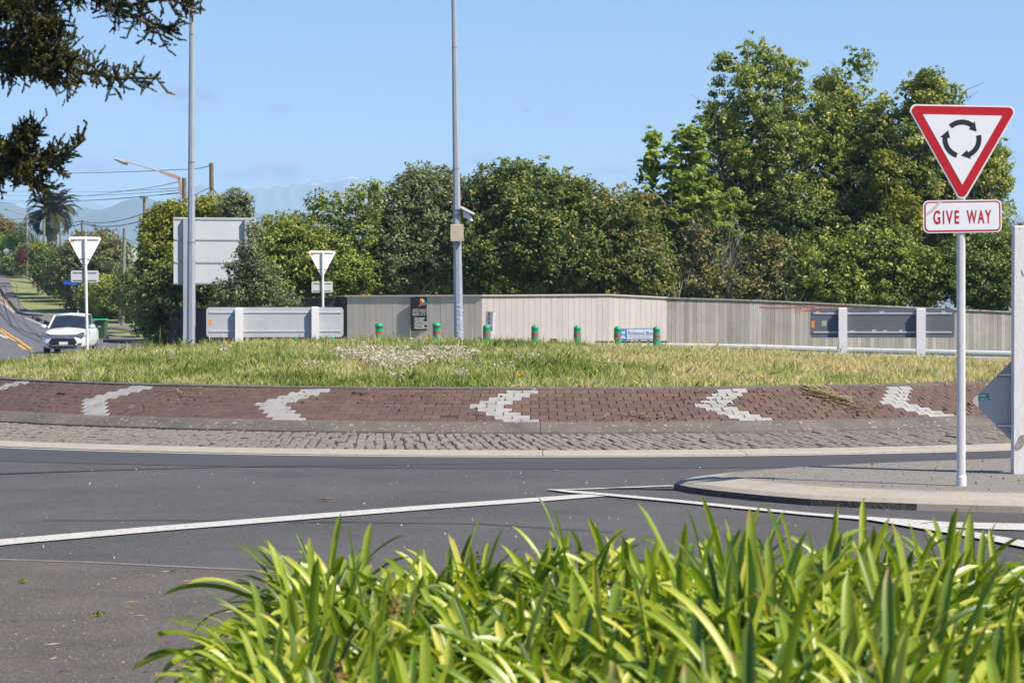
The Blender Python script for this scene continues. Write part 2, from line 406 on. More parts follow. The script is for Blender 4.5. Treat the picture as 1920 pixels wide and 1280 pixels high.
for d, i, k in cand:
    vs, fs = brick_verts(i, k, rr_.gauss(0, .0022), rr_.gauss(0, .0016))
    if (i, k) in white and d < 1.15: put_piece('white_paver', vs, fs, M_white, br)
    elif rr_.random() < .006: continue
    elif nb < 300: put_piece('brick', vs, fs, M_brick, br); nb += 1
    else: bulk.add(vs, fs)
tag(bulk.build('brick_field', M_brickS, br), kind='stuff')
# cobbles
cand = []; DC = .105/10.4
for i in range(7):
    for k in range(-118, 122): cand.append((abs(k*DC), i, k))
cand.sort(); nc = 0; bulk = MB()
for d, i, k in cand:
    a0 = (k+(i%2)*.5)*DC + rr_.gauss(0, .0011); a1 = a0 + DC*rr_.uniform(.78,.93); r0 = 9.66+1.54*i/7+.012; r1 = 9.66+1.54*(i+1)/7-.014
    z0 = .118-.096*(r0-9.64)/1.57; z1 = .118-.096*(r1-9.64)/1.57; dz = rr_.gauss(0, .0035); vs = []; sh = .35*DC
    for lvl, ins in ((-.01, 0), (.013, .002), (.020, .013)):
        for a, r, z, sa, sr, o_ in ((a0, r1, z1, 1, -1, sh), (a1, r1, z1, -1, -1, sh), (a1, r0, z0, -1, 1, 0), (a0, r0, z0, 1, 1, 0)):
            vs.append(Vector((XC+(r+sr*ins)*math.sin(a+o_+sa*ins/10.4), YC-(r+sr*ins)*math.cos(a+o_+sa*ins/10.4), z+lvl+dz)))
    fs = [(8,9,10,11)]
    for q in (0, 4):
        for kk in range(4): fs.append((q+kk, q+(kk+1)%4, q+4+(kk+1)%4, q+4+kk))
    if nc < 300: put_piece('cobble', vs, fs, M_cob, ap); nc += 1
    else: bulk.add(vs, fs)
tag(bulk.build('cobble_field', M_cob, ap), kind='stuff')
# mound
b = MB(); nr, na = 22, 90; vs = []
for j in range(nr+1):
    for k in range(na):
        r = 8.36*j/nr; a = 2*PI*k/na; x = XC+r*math.sin(a); y = YC-r*math.cos(a); vs.append((x, y, mound_z(x, y)-.012))
b.add(vs, [(j*na+k, j*na+(k+1)%na, (j+1)*na+(k+1)%na, (j+1)*na+k) for j in range(nr) for k in range(na)])
M_mound = mat('mound_turf', (.12,.125,.04), .95, (.20,.17,.07), scale=.9, bump=.03, bscale=25)
me = b.mesh('mound', M_mound, True); outward(me); tag(link('mound', me), kind='structure')

# ------------------------------------------------------------------ grass
def vnoise(x, y, s, seed=0):
    """cheap smooth value noise"""
    r_ = np.random.default_rng(seed); T = r_.random((64, 64)); u = x/s % 64; v_ = y/s % 64
    i = np.floor(u).astype(int); j = np.floor(v_).astype(int); fu = u-i; fv = v_-j; fu = fu*fu*(3-2*fu); fv = fv*fv*(3-2*fv)
    i1 = (i+1) % 64; j1 = (j+1) % 64
    return (T[i,j]*(1-fu)+T[i1,j]*fu)*(1-fv)+(T[i,j1]*(1-fu)+T[i1,j1]*fu)*fv
def blades(X, Y, Z, ln, wd, lean, rnd, seed):
    n = len(X); r_ = np.random.default_rng(seed); az = r_.random(n)*2*PI; face = r_.random(n)*PI
    base = np.stack([X, Y, Z], 1); tip = base + np.stack([np.cos(az)*lean*ln, np.sin(az)*lean*ln, ln*np.sqrt(np.clip(1-lean**2, .05, 1))], 1)
    sd = np.stack([np.cos(face)*wd/2, np.sin(face)*wd/2, np.zeros(n)], 1)
    mid = base*.45+tip*.55 + np.stack([-np.cos(az)*lean*ln*.18, -np.sin(az)*lean*ln*.18, ln*.05*lean], 1)
    return np.stack([base-sd, base+sd, mid+sd*.8, tip, mid-sd*.8], 1)
n = 260000
rr2 = np.sqrt(rng.random(n))*8.40; aa = rng.random(n)*2*PI
keep = (rng.random(n) < np.where(np.cos(aa) > -.25, 1, .25)); rr2 = rr2[keep]; aa = aa[keep]
X = XC+rr2*np.sin(aa); Y = YC-rr2*np.cos(aa); Z = np.array([mound_z(x, y) for x, y in zip(X, Y)])-.015
dry = vnoise(X+20, Y, .9, 1)*.5+vnoise(X+20, Y, .3, 2)*.35+vnoise(X+20, Y, 3, 5)*.3
dry = dry + np.clip((X-1)/14, -.12, .25) 
hgt = np.where(vnoise(X+20, Y, .22, 17) > .80, 1.7, 1.0)*(.04+.09*vnoise(X+20, Y, .5, 3)*rng.random(len(X)) + .05*rng.random(len(X)))
lean = np.clip(rng.normal(.62, .28, len(X)), 0, .97)
rnd = np.clip((dry-.55)*1.35+.53+rng.normal(0, .20, len(X)), 0, 1)
V = blades(X, Y, Z, hgt*1.05, .010+.007*rng.random(len(X)), lean, rnd, 4)
M_grass = leafmat('grass_blade', [(0,(.12,.165,.035)),(.3,(.26,.31,.085)),(.55,(.42,.42,.18)),(.8,(.60,.54,.34)),(1,(.64,.47,.34))], .7, .38, tfac=1.15)
o = link('grass', npmesh('grass', V, 5, M_grass, rnd)); tag(o, 'rough mown green and straw coloured grass covering the roundabout mound', 'grass', kind='stuff')
# longer bleached seed stalks lying about and standing on the crest
n = 900; a = rng.random(n)*2*PI; r3 = np.sqrt(rng.random(n))*8.2; X = XC+r3*np.sin(a); Y = YC-r3*np.cos(a)
Z = np.array([mound_z(x, y) for x, y in zip(X, Y)])
up = rng.random(n) < .45
ln = np.where(up, .14+.30*rng.random(n)**2, .14+.12*rng.random(n)); lean = np.where(up, .35*rng.random(n), .96)
V = blades(X, Y, Z+np.where(up, 0, .06), ln, np.full(n, .006), lean, None, 9)
M_straw = leafmat('straw', [(0,(.40,.34,.16)),(1,(.66,.58,.34))], .7, .2)
o = link('grass_stalks', npmesh('grass_stalks', V, 5, M_straw, rng.random(n))); tag(o, 'thin bleached grass stalks among the green grass of the mound', 'grass', kind='stuff')
# pale dead flower heads
M_fl = leafmat('pale_flower', [(0,(.36,.29,.20)),(.5,(.50,.44,.38)),(1,(.62,.57,.54))], .8, .3)
pts = []
for px, Yd, rx, ry, nn in ((700,32.6,.30,.40,1500),(720,31.6,.30,.35,1300),(800,31.5,.36,.30,1900),(760,31.0,.35,.25,1500),(745,30.4,.28,.25,900),(700,30.6,.16,.3,420),(830,32.6,.38,.30,1100),(868,31.9,.16,.25,350),(648,32.4,.22,.35,520),(664,31.6,.2,.3,400),(585,30.4,.07,.1,170),(735,28.9,.14,.08,160),(860,29.2,.25,.15,120),(940,30.2,.22,.25,100),(700,34.6,.8,.8,260),(420,33,.4,.3,60),(320,33.5,.35,.4,80),(150,33,.4,.4,60),(1130,30.6,.3,.15,60),(990,31.5,.2,.2,70)):
    cx = (px-960)*Yd/F
    # flower heads sit in small bunches
    nb_ = max(3, nn//34); c_ = np.stack([rng.normal(0, rx*.55, nb_)+cx, rng.normal(0, ry*.55, nb_)+Yd], 1)
    pick = rng.integers(0, nb_, nn)
    pts.append(np.stack([c_[pick,0]+rng.normal(0, .035, nn), c_[pick,1]+rng.normal(0, .04, nn), .03+.10*rng.random(nn)], 1))
P = np.concatenate(pts); P[:,2] += np.array([mound_z(x, y) for x, y in P[:,:2]])
def petals(P, s):
    n = len(P); u = rng.normal(size=(n,3)); u /= np.linalg.norm(u, axis=1)[:,None]; v_ = np.cross(u, rng.normal(size=(n,3))); v_ /= np.linalg.norm(v_, axis=1)[:,None]
    s = np.asarray(s)[:,None]
    return np.stack([P-u*s, P+v_*s*.6, P+u*s, P-v_*s*.6], 1)
o = link('dead_flower_heads', npmesh('dead_flower_heads', petals(P, .009+.014*rng.random(len(P))), 4, M_fl, rng.random(len(P))))
tag(o, 'patch of pale papery dead flower heads strewn over the grass mound', 'flowers', kind='stuff')
# heap of cut hay on the brick ring and clippings
def clip(name, cx, cy, rx, ry, n, zf, label, ang):
    x = rng.normal(0, rx*.5, n); y = rng.normal(0, ry*.5, n); X = cx+x*math.cos(ang)-y*math.sin(ang); Y = cy+x*math.sin(ang)+y*math.cos(ang)
    Z = np.array([zf(a_, b_) for a_, b_ in zip(X, Y)])+.012+.03*rng.random(n)*np.exp(-(x/rx)**2-(y/ry)**2)
    az = rng.normal(ang+.1, .5, n); ln = .07+.18*rng.random(n); d = np.stack([np.cos(az)*ln/2, np.sin(az)*ln/2, (rng.random(n)-.5)*.03], 1)
    d[:,2] += 0; wv = np.stack([-np.sin(az)*.0075, np.cos(az)*.0075, 0*np.ones(n)], 1)*.6; B = np.stack([X, Y, Z], 1)
    B2a = B-d; B2b = B+d
    B2a[:,2] = np.maximum(B2a[:,2], [zf(a_, b_)+.01 for a_, b_ in B2a[:,:2]]); B2b[:,2] = np.maximum(B2b[:,2], [zf(a_, b_)+.01 for a_, b_ in B2b[:,:2]])
    o = link(name, npmesh(name, np.stack([B2a-wv, B2a+wv, B2b+wv, B2b-wv], 1), 4, M_straw, rng.random(n)))
    tag(o, label, 'hay', kind='stuff')
def ring_z(x, y):
    r = math.hypot(x-XC, y-YC)
    if r < 8.34: return mound_z(x, y)
    if r < 8.5: return .615
    if r < 9.35: return .59-.344*(r-8.49)/.86
    if r < 9.65: return .25
    if r < 11.2: return .145-.096*(r-9.64)/1.57
    return .05 if r < 11.6 else .01
hx = 3.75; hy = YC-math.sqrt(8.75**2-(hx-XC)**2)
clip('cut_hay', hx, hy, .42, .17, 260, ring_z, 'small heap of cut pale hay lying on the red pavers', -.5)
clip('loose_clippings', -3.6, 29.4, 1.3, .3, 34, ring_z, 'a few loose straws of cut grass on the red pavers at left', .5)
clip('loose_clippings', 1.4, 27.45, .6, .08, 24, ring_z, 'thin straws of cut grass along the dark inner kerb', .05)
clip('loose_clippings', 5.2, 29.9, .8, .3, 50, ring_z, 'scattered straws of cut grass on the red pavers at right', .6)
# moss and little weeds in the brick joints
n = 2600; a = -.9+1.8*rng.random(n); i_ = rng.integers(0, 10, n); r3 = 8.49+.87*i_/9+rng.normal(0, .006, n)
msk = vnoise(a*20+30, r3*2, .8, 12) > .55; a = a[msk]; r3 = r3[msk]; n = len(a)
P = np.stack([XC+r3*np.sin(a), YC-r3*np.cos(a), .222+(9.36-r3)*.3954+.016+.01*rng.random(n)], 1)
M_moss = leafmat('joint_moss', [(0,(.05,.03,.015)),(.6,(.12,.07,.03)),(.9,(.11,.12,.03)),(1,(.3,.25,.12))], .9, .1)
o = link('joint_weeds', npmesh('joint_weeds', petals(P, .008+.02*rng.random(n)), 4, M_moss, rng.random(n))); tag(o, 'dry moss and tiny weeds in the joints between the red pavers', 'weeds', kind='stuff')
# dandelion
def flower(px, Yd, h, label):
    x = (px-960)*Yd/F; z = mound_z(x, Yd); t = thing('dandelion', (x, Yd, z), label, 'flower')
    b = MB(); b.tube([(0,0,0),(.01,0,h*.6),(0,-.01,h)], .003, 5); b.build('stem', mat('stem_green', (.12,.16,.04)), t)
    b = MB()
    for k in range(14):
        a = 2*PI*k/14; c_, s_ = math.cos(a), math.sin(a)
        b.add([(0,-.012,h),(c_*.022-s_*.006,-.02,h+s_*.022+c_*.006),(c_*.034,-.016,h+s_*.034),(c_*.022+s_*.006,-.02,h+s_*.022-c_*.006)], [(0,1,2,3)])
    b.build('flower_head', mat('dandelion_yellow', (.75,.42,.01), .6), t)
flower(803, 34, .19, 'yellow dandelion standing tall on the crest of the mound near the dark advertising board')
flower(974, 28.9, .1, 'small yellow flower low at the front of the grass mound')
# driveway litter: twigs, leaflets, grit
n = 900; X = -2.6+2.9*rng.random(n); Y = 9.9+4.4*rng.random(n)**1.3
P = np.stack([X, Y, np.full(n, .0135)], 1); az = rng.random(n)*2*PI; ln = np.where(rng.random(n) < .12, .02+.03*rng.random(n), .003+.005*rng.random(n)); wd = np.where(ln > .015, .0025+.003*rng.random(n), ln*.7)
u = np.stack([np.cos(az)*ln, np.sin(az)*ln, np.zeros(n)], 1); v_ = np.stack([-np.sin(az)*wd, np.cos(az)*wd, .002*np.ones(n)], 1)
M_lit = leafmat('litter', [(0,(.07,.05,.03)),(.35,(.22,.16,.09)),(.55,(.38,.33,.26)),(.8,(.2,.22,.05)),(1,(.42,.28,.16))], .9, 0)
o = link('driveway_litter', npmesh('driveway_litter', np.stack([P-u, P+v_, P+u, P-v_], 1), 4, M_lit, rng.random(n))); tag(o, 'tiny twigs, leaf bits and grit strewn over the old driveway', 'litter', kind='stuff')
for k, (px, py) in enumerate(((184,1160),(43,1097))):
    x, y = G0(px, py); q = rng.normal(0, 1, (40,3))*[.016,.016,.007]+[x, y, .024]; q[:,2] = np.maximum(q[:,2], .014)
    o = link('fallen_sprig', npmesh('fallen_sprig', petals(q, np.full(40, .009)), 4, leafmat('sprig', [(0,(.10,.14,.02)),(1,(.3,.3,.05))]), rng.random(40)))
    tag(o, ('tiny green sprig of leaves lying on the old driveway', 'tiny sprig at the left edge of the driveway near the seam')[k], 'sprig')
# grit on the near road
n = 260; X = -4+8*rng.random(n); Y = 14.5+9*rng.random(n); P = np.stack([X, Y, np.full(n, .02)], 1)
o = link('road_grit', npmesh('road_grit', petals(P, .004+.006*rng.random(n)), 4, mat('grit', (.45,.42,.38)), rng.random(n))); tag(o, 'pale specks of loose grit on the road surface', 'grit', kind='stuff')
x, y = G0(612, 941)
b = MB(); b.add([(-.09,0,0),(-.02,-.02,.012),(.09,.01,.004),(.0,.03,.015)], [(0,1,2,3)]); tag(b.build('fallen_leaf', mat('dead_leaf', (.28,.11,.05)), loc=(x, y, .018)), 'single brown dead leaf lying on the road', 'leaf')

# ------------------------------------------------------------------ splitter island
front = [G0(1262,919)] + [G0(1290,925), G0(1340,932), G0(1420,940.5), G0(1520,949), G0(1620,954), G0(1720,958), G0(1920,963)] + [(6.5, 18.1), (12, 17.5)]
back = [(12, 26.5), (6.5, 24.3)] + [G0(x, y) for x, y in ((1897,877),(1700,884),(1560,890),(1440,897),(1350,904),(1295,911))]
outl = front + back
def inset(poly, d):
    o = []; m = len(poly)
    for i in range(m):
        p = Vector(poly[i]); a = (p-Vector(poly[i-1])).normalized(); b_ = (Vector(poly[(i+1)%m])-p).normalized()
        na_ = Vector((-a.y, a.x)); nb_ = Vector((-b_.y, b_.x)); q = (na_+nb_)
        q = q/max(.35, q.length_squared/2)
        o.append(tuple(p + q*d))
    return o
lv = [(0, -.02), (.012, .055), (.06, .085), (.42, .13)]
b = MB(); vs = []; m_ = len(outl)
for d, z in lv: vs += [(x, y, z) for x, y in inset(outl, d)]
fs = [(q*m_+i, q*m_+(i+1)%m_, (q+1)*m_+(i+1)%m_, (q+1)*m_+i) for q in range(3) for i in range(m_)]
b.add(vs, fs); M_shade_grime = mat('shaded_grimy_kerb_face', (.050,.044,.038), .95, (.13,.112,.092), scale=8, bump=.01, bscale=40)  # left kerb face: shade painted in together with grime as a dark colour
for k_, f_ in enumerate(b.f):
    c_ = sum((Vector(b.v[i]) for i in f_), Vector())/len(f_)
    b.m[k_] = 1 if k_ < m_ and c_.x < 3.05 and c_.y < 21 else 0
me = b.mesh('island_kerb', [M_conc, M_shade_grime]); outward(me); tag(link('island_kerb', me), kind='structure')
b = MB(); b.add([(x, y, .128) for x, y in inset(outl, .39)], [tuple(range(m_))]); tag(b.build('island_top', M_agg), kind='structure')
n = 500; X = 1.9+4.5*rng.random(n); Y = 18.9+4.5*rng.random(n)
def inp(x, y, poly):
    c = False
    for i in range(len(poly)):
        x1, y1 = poly[i]; x2, y2 = poly[i-1]
        if (y1 > y) != (y2 > y) and x < (x2-x1)*(y-y1)/(y2-y1)+x1: c = not c
    return c
pin = inset(outl, .43); k_ = [inp(x, y, pin) for x, y in zip(X, Y)]; X = X[k_]; Y = Y[k_]
P = np.stack([X, Y, np.full(len(X), .135)], 1)
o = link('island_grit', npmesh('island_grit', petals(P, .005+.012*rng.random(len(X))**3), 4, mat('dark_grit', (.06,.055,.05)), None)); tag(o, 'small dark stones loose on the splitter island', 'grit', kind='stuff')
# ------------------------------------------------------------------ street furniture
M_wpost = mat('white_post_paint', (.78,.77,.75), .55, (.66,.645,.62), scale=5, third=(.42,.40,.37), tscale=14, tth=.70)
M_signw = mat('sign_white', (.80,.80,.81), .35, (.76,.76,.77), scale=4)
M_signr = mat('sign_red', (.50,.008,.012), .3, (.46,.007,.011), scale=3)
M_signk = mat('sign_black', (.02,.022,.028), .4)
M_alu = mat('aluminium_back', (.44,.45,.455), .55, (.37,.38,.385), scale=2, metallic=.0)
M_alud = mat('dull_metal', (.28,.29,.30), .5, (.22,.22,.23), scale=6, metallic=.2)
M_galv = mat('galvanised', (.40,.43,.47), .5, (.33,.36,.40), scale=9, metallic=.35, stretch=(1,1,.25))
M_wood = mat('painted_timber_post', (.74,.72,.70), .75, (.64,.62,.60), scale=7, stretch=(4,4,1), bump=.003, bscale=40, third=(.18,.17,.16), tscale=9, tth=.68)
M_or = mat('orange_sticker', (.80,.28,.04), .5)
M_dirt = mat('lichen_mark', (.40,.42,.30), .9)

# give way sign in front, on the splitter island
t = thing('give_way_sign', (W(1803,912,19.42).x, 19.42, .128), 'large red and white give way sign with roundabout arrows on the splitter island', 'road sign')
s_ = F/19.42
def lp(px, py): return ((px-1803)/s_, (912-py)/s_)
b = MB(); prof = []
nfl = 24
vs = []
hh = (912-372)/s_
for z in (.0, hh):
    for k in range(nfl*2):
        a = 2*PI*k/(nfl*2); r = .0345 if k % 2 == 0 else .0305; vs.append((r*math.cos(a)-(.009 if z else 0), r*math.sin(a), z))
m2 = nfl*2
b.add(vs, [(k, (k+1)%m2, m2+(k+1)%m2, m2+k) for k in range(m2)]+[tuple(range(m2, 2*m2))])
b.build('post', M_wpost, t)
MB().lathe([(.0345,.0),(.042,.0),(.042,.07),(.037,.085),(.034,.085)], 24, (0,0,.0)).build('base_sleeve', M_wpost, t)
tri = [lp(1695.5,198), lp(1908,202), lp(1801.5,386)]
tri = [tri[0], tri[2], tri[1]]
def tri_in(k):
    c = Vector((sum(p[0] for p in tri)/3, sum(p[1] for p in tri)/3)); return [tuple(c+(Vector(p)-c)*k) for p in tri]
MB().prism(rpoly(tri, .048), -.040, -.036).build('triangle_plate', M_signw, t)
MB().prism(rpoly(tri_in(.955), .040), -.0425, -.0405).build('red_border', M_signr, t)
MB().prism(rpoly(tri_in(.70), .004), -.0445, -.043).build('white_field', M_signw, t)
cx, cz = lp(1800.8, 263.5)
for k in range(3):
    b = MB(); a0 = 133-120*k; a1 = a0-78; tip = a0-106; ro, ri = 36.5/s_, 27/s_; poly = []
    n_ = 12
    for j in range(n_+1): a = R(a0+(a1-a0)*j/n_); poly.append((cx+ro*math.cos(a), cz+ro*math.sin(a)))
    a = R(a1); poly.append((cx+(ro+.020)*math.cos(a), cz+(ro+.020)*math.sin(a)))
    a = R(tip); poly.append((cx+.97*(ro+ri)/2*math.cos(a), cz+.97*(ro+ri)/2*math.sin(a)))
    a = R(a1); poly.append((cx+(ri-.020)*math.cos(a), cz+(ri-.020)*math.sin(a)))
    for j in range(n_+1): a = R(a1+(a0-a1)*j/n_); poly.append((cx+ri*math.cos(a), cz+ri*math.sin(a)))
    vs = [(x, -.0455, z) for x, z in poly]; q = len(poly)
    fs = [(j, j+1, q-2-j, q-1-j) for j in range(n_)] + [(n_, n_+1, n_+2), (n_, n_+2, n_+4), (n_+2, n_+3, n_+4)]
    b.add(vs, fs); b.build('roundabout_arrow', M_signk, t)
pc = lp(1802.2, 407.5); wd = 147/s_; ht = 61/s_
def rot2(poly, c, a): return [(c[0]+(x-c[0])*math.cos(a)-(z-c[1])*math.sin(a), c[1]+(x-c[0])*math.sin(a)+(z-c[1])*math.cos(a)) for x, z in poly]
ra = R(.9)
MB().prism(rot2(rrect(wd, ht, .045, *pc), pc, ra), -.040, -.036).build('lettering_plate', M_signw, t)
MB().prism(rot2(rrect(wd-.020, ht-.020, .038, *pc), pc, ra), -.0415, -.0405).build('red_plate_border', M_signr, t)
MB().prism(rot2(rrect(wd-.043, ht-.043, .029, *pc), pc, ra), -.0425, -.0417).build('white_plate_field', M_signw, t)
for wx, tx in ((1772,'GIVE'), (1833.5,'WAY')):
    x_, z_ = lp(wx, 420.5 - (wx-1802)*.0157); text('lettering', tx, .148, M_signr, t, (x_, -.0436, z_), fit=(48 if tx == 'GIVE' else 46)/s_, off=.0028, tilt=-ra, space=1.28)
# rails on the back, bolt heads
for z_ in (lp(0,225)[1], lp(0,395)[1]):
    MB().box((-.009,-.0345+.006,z_), (.30,.012,.03)).build('back_bracket', M_alud, t)
# scuffed corner
MB().prism(rot2([(pc[0]-.285,pc[1]+.03),(pc[0]-.19,pc[1]+.118),(pc[0]-.165,pc[1]+.118),(pc[0]-.22,pc[1]+.05),(pc[0]-.285,pc[1]+.005)], pc, ra), -.0431,-.0429).build('scuff_mark', mat('scuff', (.42,.41,.39), .8, (.62,.61,.6), scale=40), t)

# timber post carrying the back of a diamond board, cut by the right edge
t = thing('chevron_board', (W(1916,891,20.8).x, 20.8, .128), 'stout white timber post with the grey back of a diamond board fixed behind it', 'road sign')
s_ = F/20.8
b = MB(); hp = (891-427)/s_
b.bbox((0,0,hp/2), (.155,.13,hp), .008); b.build('post', M_wood, t)
dz = (891-755)/s_; hd = .415
MB().prism(rpoly([(-hd,dz),(0,dz-hd),(hd,dz),(0,dz+hd)], .03), .085, .089).build('board', M_alu, t)
for zz, xl in ((707, -.19), (803, -.20)):
    z_ = (891-zz)/s_; b = MB(); b.box((0,.075,z_), (abs(xl)*2,.018,.028)); b.build('bracket', M_alud, t); MB().box((0,.0655,z_+.004),(abs(xl)*2-.01,.001,.012)).build('bracket_lip', M_signw, t)
x_ = (1848.5-1916)/s_; z_ = (891-748)/s_
MB().box((x_,.0842,z_), (.095,.0008,.058), ry=-.05).build('green_sticker', mat('green_sticker', (.04,.30,.16), .5), t)
MB().box((x_-.01,.0835,z_+.012), (.06,.0006,.010), ry=-.05).build('sticker_print', M_signw, t)
for zz in (-.012, -.022): MB().box((x_,.0835,z_+zz), (.06,.0006,.0045), ry=-.05).build('sticker_print', M_signw, t)
MB().prism([(-.078,.23),(-.03,.33),(.01,.34),(.03,.27),(-.02,.22),(-.06,.20)], -.0668,-.0656).build('knot_scar', mat('dark_knot', (.10,.09,.085), .9, (.45,.43,.42), scale=30), t)

# backs of give way signs on the far islands
def sign_back(px, ptop, pbot_x, wpx, Y, plate, label, sticker):
    s_ = F/Y; x0 = (px-960)/s_; zt = EYE-(ptop-HOR)/s_; t = thing('give_way_sign', (x0, Y, g(x0, Y)), label, 'road sign', 'backs of give way signs', rz=R(20))
    H_ = zt - g(x0, Y); w_ = wpx/s_; h_ = w_*.866*1.08; lean = (pbot_x-px)/s_
    b = MB(); b.tube([(lean,0,0),(0,0,H_-.05)], .035, 12); b.build('post', M_wpost, t)
    tr = [(-w_/2-.03,H_+.015),(0,H_-h_-.03),(w_/2+.03,H_+.015)]
    MB().prism(rpoly(tr, .05), .045, .049).build('triangle_plate', M_signw, t)
    MB().box((0,.04,H_-.055), (w_*.82,.02,.03)).build('bracket', M_alud, t); MB().box((0,.04,H_-h_*.70), (w_*.3,.02,.025)).build('bracket', M_alud, t)
    (pw, phh, pz) = plate; zc = H_-(pz-ptop)/s_
    MB().prism(rrect(pw/s_, phh/s_, .045, 0, zc), .045, .049).build('lettering_plate', M_alu, t)
    for d in (-1, 1): MB().box((0,.040,zc+d*phh/s_*.33), (pw/s_*.84,.02,.022)).build('bracket', M_alud, t)
    if sticker: MB().box((sticker[0]*w_, .0445, H_-sticker[1]), (.10,.0006,.05)).build('orange_sticker', M_or, t)
    MB().lathe([(.036,0),(.036,.02),(.03,.035),(0,.04)], 12, (0,0,H_-.06)).build('post_cap', M_wpost, t)
sign_back(160, 445, 164, 62, 59.6, (52,22,518), 'white back of a give way sign in front of the parked white car', (-.38,.10))
sign_back(605, 471, 606, 52, 71, (41,21,538), 'white back of a give way sign behind the grey board with the orange sticker', (-.38,.10))

# tall lamp posts, octagonal and tapered
def lamp_post(pxb, pxt, wb, wt, Y, label, joints):
    s_ = F/Y; xb = (pxb-960)/s_; t = thing('street_lamp', (xb, Y, g(xb, Y)), label, 'lamp post', 'tall galvanised lamp posts')
    z1 = EYE+HOR/s_; z2 = 10.4; lean = (pxt-pxb)/s_; rb = wb/s_/2*1.06; rt = wt/s_/2*1.06
    zs = [0]+sorted(joints)+[z2]; tot = z1
    for k in range(len(zs)-1):
        a, c_ = zs[k], zs[k+1]; f = lambda z: max(.05, rb+(rt-rb)*z/tot)
        b = MB(); b.tube([(lean*a/tot,0,a),(lean*c_/tot,0,c_)], [f(a)*(1.0 if k == 0 else .985), f(c_)], 8); b.build('pole_section', M_galv, t)
        if k: MB().tube([(lean*a/tot,0,a-.03),(lean*a/tot,0,a+.015)], f(a)*1.03, 8).build('joint_collar', M_alud, t)
    b = MB(); b.tube([(lean*z2/tot,0,z2-.05),(lean*z2/tot-.6,0,z2+.35),(lean*z2/tot-1.6,0,z2+.45)], .035, 8); b.build('arm', M_galv, t)
    b = MB(); b.box((lean*z2/tot-1.9,0,z2+.45), (.7,.25,.12), taper=.8); b.build('lamp_head', M_alud, t)
    return t, s_, lean, tot
t, s_, ln_, tt = lamp_post(861, 851, 19, 8.5, 57, 'tall tapered lamp post with tan box and graffiti, beside the dark advertising board', [3.0, 4.75, 7.6])
x_ = lambda z: ln_*z/tt
zb = EYE+(HOR-437)/s_
b = MB(); b.bbox((x_(zb)+.0,-.16,zb), (.305,.10,.39), .01); b.build('cabinet', mat('tan_cabinet', (.58,.48,.33), .6), t)
for i in (-1, 1):
    for j in (-1, 1): MB().box((x_(zb)+i*.13,-.211,zb+j*.165), (.018,.006,.018)).build('bolt', M_alud, t)
zs_ = EYE+(HOR-400)/s_
b = MB(); b.box((x_(zs_)+.255,.05,zs_+.06), (.34,.42,.025), ry=R(28)); b.build('solar_panel', mat('solar_blue', (.03,.04,.08), .3), t)
b = MB(); b.box((x_(zs_)+.255,-.17,zs_+.06), (.36,.02,.05), ry=R(28)); b.build('panel_frame', M_signw, t)
b = MB(); b.prism([(.10,zs_+.13),(.15,zs_+.13),(.34,zs_-.18),(.29,zs_-.19),(.10,zs_-.09)], -.05,-.03); b.build('panel_bracket', M_signw, t)
for zz in (zs_+.09, zs_-.06): MB().tube([(x_(zz),0,zz-.012),(x_(zz),0,zz+.012)], .119, 8).build('strap', M_alud, t)
# faint pale graffiti on the foot of the pole
M_gr = mat('pale_graffiti', (.72,.78,.82), .6); rg = random.Random(11)
b = MB()
for k in range(15):
    z0 = .35+1.25*k/15; x1 = -.05+.02*rg.random(); x2 = .05+.05*rg.random(); dz_ = rg.uniform(-.16,.16); pts = []
    for j in range(5):
        u = j/4; pts.append((x1+(x2-x1)*u, -.1235+.03*max(0, u-.5), z0+dz_*u+.03*math.sin(u*5+k)))
    vs = []
    for p in pts: vs += [(p[0], p[1]-.004, p[2]-.008), (p[0], p[1]-.004, p[2]+.008)]
    b.add(vs, [(2*i, 2*i+2, 2*i+3, 2*i+1) for i in range(4)])
b.build('graffiti', M_gr, t)
lamp_post(358, 361, 17, 8.5, 57, 'tall tapered lamp post in front of the large grey sign panel', [3.02, 4.9, 7.9])

# sight boards with white posts
def sight_board(x0, x1, y0, y1, Y, posts, label, m, rails, st, dy=0):
    s_ = F/Y; cx = ((x0+x1)/2-960)/s_; gz = g(cx, Y); t = thing('direction_board', (cx, Y, gz), label, 'road sign', rz=R(10 if x0 < 900 else 0)); z = lambda py: EYE-(py-HOR)/s_-gz
    w_ = (x1-x0)/s_
    MB().prism(rrect(w_, (y1-y0)/s_, .08, 0, (z(y0)+z(y1))/2), .075, .081).build('board', m, t)
    for r in rails:
        MB().box((0,.069,z(r)), (w_*.96,.010,.04)).build('rail', M_galv, t); MB().box((0,.062,z(r)+.012), (w_*.96,.004,.012)).build('rail_lip', M_signw, t)
    for a, c_, yt in posts:
        h = z(yt); b = MB(); b.bbox((((a+c_)/2-960)/s_-cx,0,h/2), ((c_-a)/s_,.115,h), .02); b.build('post', M_wood, t)
    for x, y, w2, h2, mm in st: MB().box(((x-960)/s_-cx, .0738, z(y)), (w2/s_, .001, h2/s_)).build('sticker' if mm is M_or else 'lichen_spot', mm, t)
    return t
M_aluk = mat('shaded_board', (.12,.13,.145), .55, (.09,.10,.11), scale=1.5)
sight_board(388, 645, 576, 632, 57, ((441,456,577),(584,598,575)), 'long grey back of a direction board with orange square sticker, on two white posts', M_alu, (586,621), ((395,604,6,10,M_or),(500,617,8,5,M_dirt),(411,584,9,3,M_dirt)))
